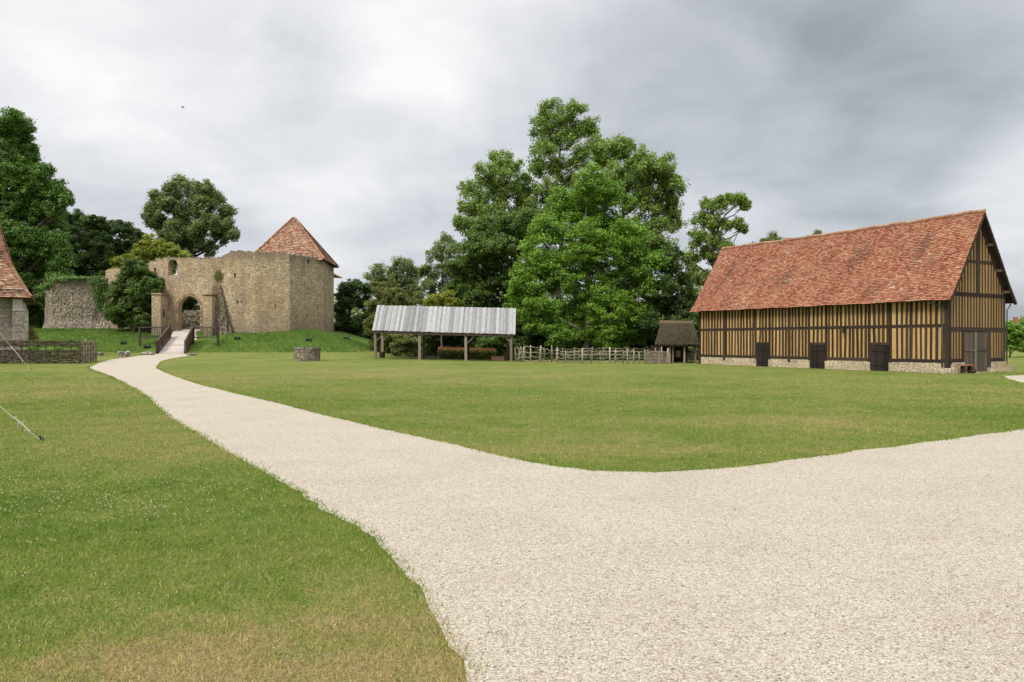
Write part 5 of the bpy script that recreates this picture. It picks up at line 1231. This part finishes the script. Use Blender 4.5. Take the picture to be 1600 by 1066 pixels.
# infill walls
mb = MB(); segs = []
prev = 0.12
for c, w_, z_ in doors:
    mb.box((-0.03, prev, ZS-0.05), (0.2, c-w_/2-0.1, ZE_)); mb.box((-0.03, c-w_/2-0.1, z_+0.1), (0.2, c+w_/2+0.1, ZE_)); prev = c+w_/2+0.1
mb.box((-0.03, prev, ZS-0.05), (0.2, BL-0.1, ZE_)); mb.box((BW-0.2, 0.12, ZS-0.05), (BW-0.05, BL-0.1, ZE_))
pb_('infill', mb, 'daub')
ridge_z = 8.62; hw = 3.25
def roof_z(s):                                # roof underside height above local x
    d = abs(s-BW/2); return ridge_z-(1.53*d if d < 2.5 else 1.53*2.5+1.33*(d-2.5))
def gab(y0, y1, xa, xb, nm, mat):
    mb = MB(); P = [Vector((0.12, y0, ZS-0.05)), Vector((xa, y0, ZS-0.05))] if xa else [Vector((0.12, y0, ZS-0.05)), Vector((BW-0.12, y0, ZS-0.05))]
    if xa: P += [Vector((xa, y0, 2.3)), Vector((xb, y0, 2.3)), Vector((xb, y0, ZS-0.05)), Vector((BW-0.12, y0, ZS-0.05))]
    P += [Vector((BW-0.12, y0, roof_z(BW-0.12)-0.12)), Vector((BW/2, y0, ridge_z-0.2)), Vector((0.12, y0, roof_z(0.12)-0.12))]
    mb.prism(P, (0, y1-y0, 0)); return pb_(nm, mb, mat)
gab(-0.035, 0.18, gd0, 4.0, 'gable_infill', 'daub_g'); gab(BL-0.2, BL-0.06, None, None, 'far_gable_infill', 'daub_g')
# timber frame of the long wall
mb = MB(); rb_ = random.Random(12)
def vb(y, z0_, z1_, w_, x=-0.0, d=0.12, lean=0.0):
    mb.bar((x, y, z0_), (x+rb_.uniform(-.008, .008), y+lean, z1_), w_, d, (1, 0, 0))
mains = [2.72, 4.85, 6.3 , 9.45, 11.35, 13.1, 15.6]
mains = [0.05, 3.05, 4.65, 7.2, 8.75, 10.35, 11.6, 13.1, 15.3, BL-0.08]
door_ranges = [(c-w_/2-0.02, c+w_/2+0.02, z_) for c, w_, z_ in doors]
def inside_door(y): return any(a-0.12 < y < b+0.12 for a, b, _ in door_ranges)
for c, w_, z_ in doors:                       # heavy door jambs with cut-out below
    for s in (-1, 1): mb.box((-0.075, c+s*(w_/2+0.09)-0.09, 0.50), (0.13, c+s*(w_/2+0.09)+0.07, ZE_))
    mb.box((-0.07, c-w_/2-0.02, z_+0.005), (0.13, c+w_/2+0.02, z_+0.16))
mb2 = [0.05, 10.1, 15.7, BL-0.1]
for y in mb2: mb.box((-0.085, y-0.10, 0.36 if 0.1 < y < BL-0.2 else 0.0), (0.13, y+0.10, ZE_+0.05))
# sill, mid rail, wall plate
prev = 0.12
for a, b, z_ in door_ranges+[(BL-0.1, BL, 0)]:
    mb.box((-0.065, prev, ZS-0.11), (0.12, a-0.14, ZS+0.06)); prev = b+0.14
mb.box((-0.055, 0.1, ZM-0.085), (0.12, BL-0.1, ZM+0.085)); mb.box((-0.065, -0.1, ZE_-0.06), (0.2, BL+0.1, ZE_+0.12))
y = 0.30
while y < BL-0.2:
    wd = rb_.uniform(0.115, 0.165); ln_ = rb_.gauss(0, 0.03)
    near_main = any(abs(y-q) < 0.15 for q in mb2+[c+s_*(w_/2+0.09) for c, w_, z_ in doors for s_ in (-1, 1)])
    if not near_main:
        vb(y, ZM+0.06, ZE_, wd, lean=ln_)
        dr = [z_ for a, b, z_ in door_ranges if a-0.2 < y < b+0.2]
        if dr: vb(y, dr[0]+0.14, ZM-0.06, wd, lean=ln_)
        else: vb(y+rb_.uniform(-.03, .03), ZS+0.03, ZM-0.06, wd*rb_.uniform(.85, 1.15), lean=rb_.gauss(0, .02))
    y += rb_.uniform(0.245, 0.30)
pb_('timber_frame', mb, 'beam')
# timber frame of the gable
mb = MB()
def gx_(x, z0_, z1_, w_, d=0.12, lean=0.0): mb.bar((x, 0.005, z0_), (x+lean, 0.005, z1_), w_, d, (0, 1, 0))
gx_(0.115, 0.02, ZE_+0.2, 0.19, 0.14); gx_(BW-0.10, ZS-0.1, ZE_+0.2, 0.2, 0.14)
mb.box((0.2, -0.062, ZS-0.09), (gd0-0.04, 0.1, ZS+0.10)); mb.box((4.02, -0.062, ZS-0.09), (BW, 0.1, ZS+0.10))
mb.box((0.2, -0.062, 2.22), (BW, 0.1, 2.44)); mb.box((0.05, -0.068, 4.10), (BW-0.05, 0.1, 4.30)); 
hx_ = (ridge_z-6.1)/1.53
mb.box((BW/2-hx_+0.1, -0.062, 5.92), (BW/2+hx_-0.1, 0.1, 6.08))
mb.box((gd0-0.1, -0.075, 0.0), (gd0+0.0, 0.12, 2.22)); mb.box((gd1, -0.075, 0.24), (gd1+0.36, 0.12, 2.22))
x = 0.42
while x < BW-0.25:
    wd = rb_.uniform(0.085, 0.12); l_ = rb_.gauss(0, 0.012); zt_ = roof_z(x)-0.22
    if x < gd0-0.15 or x > 4.12: gx_(x, ZS+0.08, 2.24, wd, lean=l_)
    gx_(x, 2.42, 4.12, wd, lean=l_); gx_(x, 4.28, min(5.94, zt_), wd*0.9, lean=l_) if zt_ > 4.4 else None
    if zt_ > 6.2: gx_(x, 6.06, zt_, wd*0.9)
    x += rb_.uniform(0.255, 0.30)
gx_(BW/2, 4.28, ridge_z-0.3, 0.15, 0.135)
for s in (-1, 1):                             # principal rafters along the gable slope
    mb.bar((BW/2+s*0.05, -0.02, ridge_z-0.28), (BW/2+s*2.62, -0.02, roof_z(BW/2+2.62)-0.22), 0.14, 0.15, (0, 1, 0))
pb_('gable_frame', mb, 'beam')
# far wall and rear long wall frames (seen only from the side)
mb = MB(); y = 0.2
while y < BL: mb.box((BW-0.04, y, ZS), (BW+0.02, y+0.13, ZE_)); y += 0.3
for z_ in (ZS-0.05, ZM, ZE_-0.1): mb.box((BW-0.04, 0, z_), (BW+0.035, BL, z_+0.17))
pb_('rear_frame', mb, 'beam')
# roof: deck, tiles, ridge
og = 0.42; hwl = 3.25
def rp(side, u, v):                           # u along the ridge, v down the slope from the ridge
    t1 = 2.5*math.hypot(1, 1.53); 
    if v < t1: d = v/math.hypot(1, 1.53); z = ridge_z-1.53*d
    else: e = (v-t1)/math.hypot(1, 1.33); d = 2.5+e; z = ridge_z-1.53*2.5-1.33*e
    sag = -0.07*math.sin(math.pi*min(max(u/BL, 0), 1))*(1-v/7)+0.012*math.sin(u*1.3+v*0.9)+0.012*math.sin(u*3.1-v*1.3)
    return Vector((BW/2+side*d, u, z+0.10+sag))
vl = 2.5*math.hypot(1, 1.53)+0.75*math.hypot(1, 1.33)
mb = MB()
for side in (-1, 1):
    vsn = [0, 2.5*math.hypot(1, 1.53), vl-0.02]
    for a in range(2):
        for i in range(20):
            u0, u1 = -og+(BL+2*og)*i/20, -og+(BL+2*og)*(i+1)/20
            q = [rp(side, u0, vsn[a]), rp(side, u1, vsn[a]), rp(side, u1, vsn[a+1]), rp(side, u0, vsn[a+1])]
            mb.add(q+[p-Vector((0, 0, 0.09)) for p in q], [(0, 1, 2, 3), (7, 6, 5, 4), (0, 4, 5, 1), (1, 5, 6, 2), (2, 6, 7, 3), (3, 7, 4, 0)])
roof = mb.build('roof', M['beam'], barn, local=True)
mb = MB()
for side in (-1, 1):
    tile_face(mb, lambda u, v: True, lambda u, v, s=side: rp(s, min(max(u, -og), BL+og), v), BL+2*og, vl, 0.175, 0.115, u0=-og, seed=50+side, lift=0.03,
              tone=lambda u, v: 0.125+0.06*math.sin(u*0.9+v*0.4)*math.sin(v*0.8+u*0.23)+0.05*math.sin(u*2.3-v*1.1))
mb.build('tiles', M['tile'], roof, local=True, fix=False)
mb = MB(); u = -og
while u < BL+og-0.1:
    a = rp(1, u, 0); b = rp(1, min(u+0.36, BL+og), 0); z_ = 0.055+rb_.uniform(-.01, .012)
    mb.tube([(BW/2, a.y, a.z+z_-0.045), (BW/2, b.y, b.z+z_-0.055)], [0.115, 0.10], 10, True, rb_.random()*0.5+0.4); u += 0.34
mb.build('ridge_tiles', M['tile_old'], roof, local=True)
# verge rafters and purlin ends under the gable overhang
mb = MB()
for s in (-1, 1):
    for yy_ in (-og+0.05, ):
        mb.bar((BW/2+s*0.02, yy_, ridge_z-0.10), (BW/2+s*2.5, yy_, ridge_z-1.53*2.5-0.08), 0.09, 0.13, (0, 1, 0))
        mb.bar((BW/2+s*2.5, yy_, ridge_z-1.53*2.5-0.08), (BW/2+s*3.22, yy_, ridge_z-1.53*2.5-1.33*0.72-0.08), 0.09, 0.13, (0, 1, 0))
    yq = 0.35
    while yq < BL:                            # rafter feet under the eaves
        mb.bar((BW/2+s*2.7, yq, roof_z(BW/2+2.7)-0.02), (BW/2+s*3.2, yq, roof_z(BW/2+3.2)-0.02), 0.08, 0.1, (0, 1, 0)); yq += 0.45
mb.build('rafters', M['beam'], barn, local=True)
mb = MB()
for d_ in (0.95, 1.85, 2.62):
    for s in (-1, 1): z_ = ridge_z-1.53*d_ if d_ < 2.5 else roof_z(BW/2+d_); mb.box((BW/2+s*d_-0.08, -og+0.08, z_-0.27), (BW/2+s*d_+0.08, -0.07, z_-0.12))
pb_('purlin_ends', mb, 'gdoor')
# side doors
for c, w_, z_ in doors:
    mb = MB(); nbd_ = 7
    for k in range(nbd_):
        a = c-w_/2+w_*k/nbd_; mb.box((-0.10-0.008*(k % 2), a+0.004, 0.02), (-0.045, a+w_/nbd_-0.004, z_+rb_.uniform(-.02, .0)))
    d_o = mb.build('side_door', M['door'], barn, local=True)
    mb = MB()
    for z2 in (0.3, 1.1): mb.box((-0.135, c-w_/2+0.05, z2), (-0.112, c+w_/2-0.12, z2+0.07))
    mb.build('hinge', M['dark'], d_o, local=True)
# gable double door: two leaves, middle strip, cross rails
for k, (a, b) in enumerate([(gd0+0.02, gd0+1.06), (gd0+1.16, gd1-0.02)]):
    mb = MB(); n_ = 5
    for i in range(n_): mb.box((a+(b-a)*i/n_+0.004, -0.03-0.005*(i % 2), 0.03), (a+(b-a)*(i+1)/n_-0.004, 0.03, 2.20))
    lf = mb.build('door_leaf', M['gdoor'], barn, local=True)
    mb = MB()
    mb.box((a, -0.062, 1.16), (b, -0.038, 1.28)); mb.box((a, -0.062, 0.05), (a+0.07, -0.039, 2.18)); mb.box((b-0.07, -0.062, 0.05), (b, -0.039, 2.18)); mb.build('door_rail', M['gdoor'], lf, local=True)
mb = MB(); mb.box((gd0+1.06, -0.08, 0.03), (gd0+1.16, 0.0, 2.2)); mb.build('door_strip', M['gdoor_pale'], barn, local=True)
mb = MB(); mb.box((gd0-0.1, -0.35, -0.1), (gd1+0.3, 0.2, 0.02)); mb.build('doorstep', M['plinth'], barn, local=True)
# gutter bracket and downpipe at the near corner
mb = MB(); mb.tube([(-0.45, 0.75, 3.78), (-0.35, 0.62, 3.68), (-0.16, 0.45, 3.60), (-0.13, 0.22, 3.52), (-0.13, 0.22, 3.2), (-0.13, 0.22, 1.4), (-0.13, 0.22, 0.05)], 0.04, 8); mb.build('downpipe', M['lead'], barn, local=True, smooth=True)
mb = MB(); mb.tube([(BW+0.5, -0.1, 3.78), (BW+0.3, -0.12, 3.6), (BW+0.1, -0.1, 3.45), (BW+0.08, -0.1, 0.1)], 0.035, 8); mb.build('rear_downpipe', M['lead'], barn, local=True, smooth=True)
# wagon lamp / lantern hook on the long wall
mb = MB(); mb.tube([(-0.09, 6.05, 2.55), (-0.2, 6.05, 2.5), (-0.2, 6.05, 2.3)], 0.05, 8); mb.tube([(-0.2, 6.05, 2.36), (-0.2, 6.05, 2.18)], [0.09, 0.07], 8); mb.build('wall_lantern', M['dark'], barn, local=True)
# loose corner stones
mb = MB()
for (a, b, c, d, e, f_) in [(-0.2, -0.25, -0.1, 0.02, 0.25, 0.28), (0.04, -0.3, -0.1, 0.34, -0.125, 0.45), (BW-0.1, -0.3, -0.1, BW+0.3, 0.3, 0.3), (4.1, -0.26, -0.1, BW+0.18, -0.125, 0.12)]: mb.box((a, b, c), (d, e, f_))
mb.build('corner_stones', M['plinth'], barn, local=True)
# bench by the gable door
Mx = Matrix.Translation(barn.location) @ Matrix.Rotation(BA, 4, 'Z'); bp = Mx @ Vector((0.82, -0.48, 0.0))
bn = empty('bench', bp, 'small orange brown wooden bench against the barn gable beside the door', 'bench', rz=BA)
mb = MB(); mb.box((-0.48, -0.14, 0.40), (0.5, 0.14, 0.46)); mb.build('seat', M['bench'], bn, local=True)
for s in (-1, 1):
    mb = MB(); mb.bar((s*0.34, 0.0, 0), (s*0.32, 0, 0.40), 0.05, 0.2, (0, 1, 0)); mb.build('leg', M['door'], bn, local=True)
mb = MB(); mb.bar((-0.33, 0, 0.15), (0.33, 0, 0.15), 0.04, 0.05); mb.build('stretcher', M['door'], bn, local=True)
lp = Mx @ Vector((1.22, -0.58, 0.0)); wh = empty('wooden_block', lp, 'little dark wheel-ended wooden block on the ground between bench and door', 'block', rz=BA)
mb = MB(); mb.tube([(-0.14, 0, 0.11), (0.14, 0, 0.11)], 0.07, 10); mb.build('axle', M['bench'], wh, local=True)
for s in (-1, 1):
    mb = MB(); mb.tube([(s*0.15-0.02, 0, 0.11), (s*0.15+0.02, 0, 0.11)], 0.12, 12); mb.build('wheel', M['door'], wh, local=True)
# chimney of a house beyond the barn
ch = empty('distant_house', (X(1234, 95), 95, gz(X(1234, 95), 95)), 'house hidden beyond the barn with only its red brick chimney showing over the ridge', 'house')
mb = MB(); mb.box((-5, -3, 0), (5, 3, 7.5)); mb.build('wall', M['pale'], ch, local=True)
mb = MB(); mb.prism([Vector((-5.4, -3.5, 7.3)), Vector((-5.4, 3.5, 7.3)), Vector((-5.4, 0, 11.8))], (10.8, 0, 0)); mb.build('roof', M['tile_old'], ch, local=True)
zc = Za(372.5, 95)-gz(X(1234, 95), 95)
mb = MB(); mb.box((-0.5, -0.3, 9), (0.5, 0.5, zc-0.15)); ck = mb.build('chimney', M['brick'], ch, local=True)
mb = MB(); mb.box((-0.6, -0.4, zc-0.15), (0.6, 0.6, zc)); mb.build('chimney_cap', M['brick'], ck, local=True)
h2 = empty('far_cottage', (X(1587, 130), 130, gz(X(1587, 130), 130)), 'cottage behind the right hedgerow with just a brick chimney visible', 'house')
mb = MB(); mb.box((-4, -3, 0), (4, 3, 3)); mb.build('wall', M['pale'], h2, local=True)
mb = MB(); mb.prism([Vector((-4.3, -3.4, 2.8)), Vector((-4.3, 3.4, 2.8)), Vector((-4.3, 0, 4.2))], (8.6, 0, 0)); mb.build('roof', M['tile_old'], h2, local=True)
mb = MB(); mb.box((-0.27, -0.3, 3.5), (0.27, 0.3, Za(495.5, 130)-gz(X(1587, 130), 130))); mb.build('chimney', M['brick'], h2, local=True)

# ------------------------------------------------------------------ guy ropes with pegs
def guy(peg_px, Y, up_px, label, r, toggles, post_x, name='guy_rope', mat='rope'):
    p0 = Vector((X(peg_px[0], Y), Y, gz(X(peg_px[0], Y), Y)+0.015)); p1 = W(up_px[0], up_px[1], Y)
    root = empty(name, p0, label, 'rope'); d = (p1-p0); L_ = (post_x-p0.x)/d.x; e = p0+d*L_
    mb = MB(); mb.tube([p0+d*L_*t-Vector((0, 0, 0.05*math.sin(math.pi*t))) for t in [i/14 for i in range(15)]], r, 6); mb.build('rope', M[mat], root)
    mb = MB(); mb.tube([p0+Vector((0.03, 0.02, -0.15)), p0+Vector((-0.005, 0, 0.06))], 0.014, 6); mb.tube([p0+Vector((-0.02, 0, 0.055)), p0+Vector((0.0, 0, 0.075)), p0+Vector((0.045, 0, 0.04)), p0+Vector((0.05, 0, -0.02))], 0.011, 6); mb.build('peg', M['dark'], root)
    mb = MB()
    for (t, dx_, dz_) in toggles:
        q = p0+d*t; s_ = 0.0009*Y/12.6
        pts_ = [q, q+Vector((dx_*0.5, -0.01, dz_*0.35)), q+Vector((dx_*0.35, 0, dz_*0.75)), q+Vector((dx_, 0.01, dz_))]
        mb.tube(pts_, r*1.5, 6)
    # whipped double section
    a = p0+d*0.24+Vector((0, -0.01, 0.002)); b = p0+d*0.64+Vector((0, -0.01, 0.004)); mb.tube([a, a.lerp(b, .5)+Vector((0, 0, .012)), b], r*1.4, 6)
    mb.build('knots', M['rope'], root)
    return e
e1 = guy((63, 690), 12.6, (0, 631.5), 'grey guy rope with knotted white cords, pegged into the near left lawn', 0.0038, [(0.46, 0.05, 0.045), (0.52, -0.045, -0.13), (0.33, -0.05, -0.05), (0.30, 0.035, -0.09)], -10.6)
e2 = guy((48, 578), 43.5, (0, 520), 'thin white guy line pegged in the grass in front of the woven fence', 0.007, [(0.28, 0.02, -0.35)], -31.5)
for e, lb in ((e1, 'plain wooden tent pole holding the near guy rope, left of the view'), (e2, 'plain wooden tent pole holding the far guy line, left of the view')):
    g0 = gz(e.x, e.y); r_ = empty('tent_pole', (e.x, e.y, g0), lb, 'pole')
    mb = MB(); mb.tube([(0, 0, -0.3), (0, 0, e.z-g0+0.05)], [0.05, 0.04], 8); mb.build('shaft', M['greypost'], r_, local=True)
    mb = MB(); mb.tube([(0, 0, e.z-g0+0.05), (0, 0, e.z-g0+0.10), (0, 0, e.z-g0+0.16)], [0.05, 0.065, 0.02], 10); mb.build('finial', M['greypost'], r_, local=True)
# bird high in the sky
bq = W(286, 168, 120); bd_ = empty('bird', bq, 'tiny dark bird gliding high in the sky over the left trees', 'bird')
mb = MB(); mb.tube([(-0.28, 0, 0), (-0.12, 0, 0.03), (0.1, 0, 0.03), (0.26, 0, 0.01)], [0.02, 0.07, 0.08, 0.02], 8); mb.build('body', M['bird'], bd_, local=True, smooth=True)
for s in (-1, 1):
    mb = MB(); mb.add([(-0.1, 0, 0.06), (0.12, 0, 0.06), (0.02, s*0.3, 0.14), (-0.12, s*0.3, 0.13), (-0.16, s*0.55, 0.08)], [(0, 1, 2, 3), (3, 2, 4)]); mb.build('wing', M['bird'], bd_, local=True)
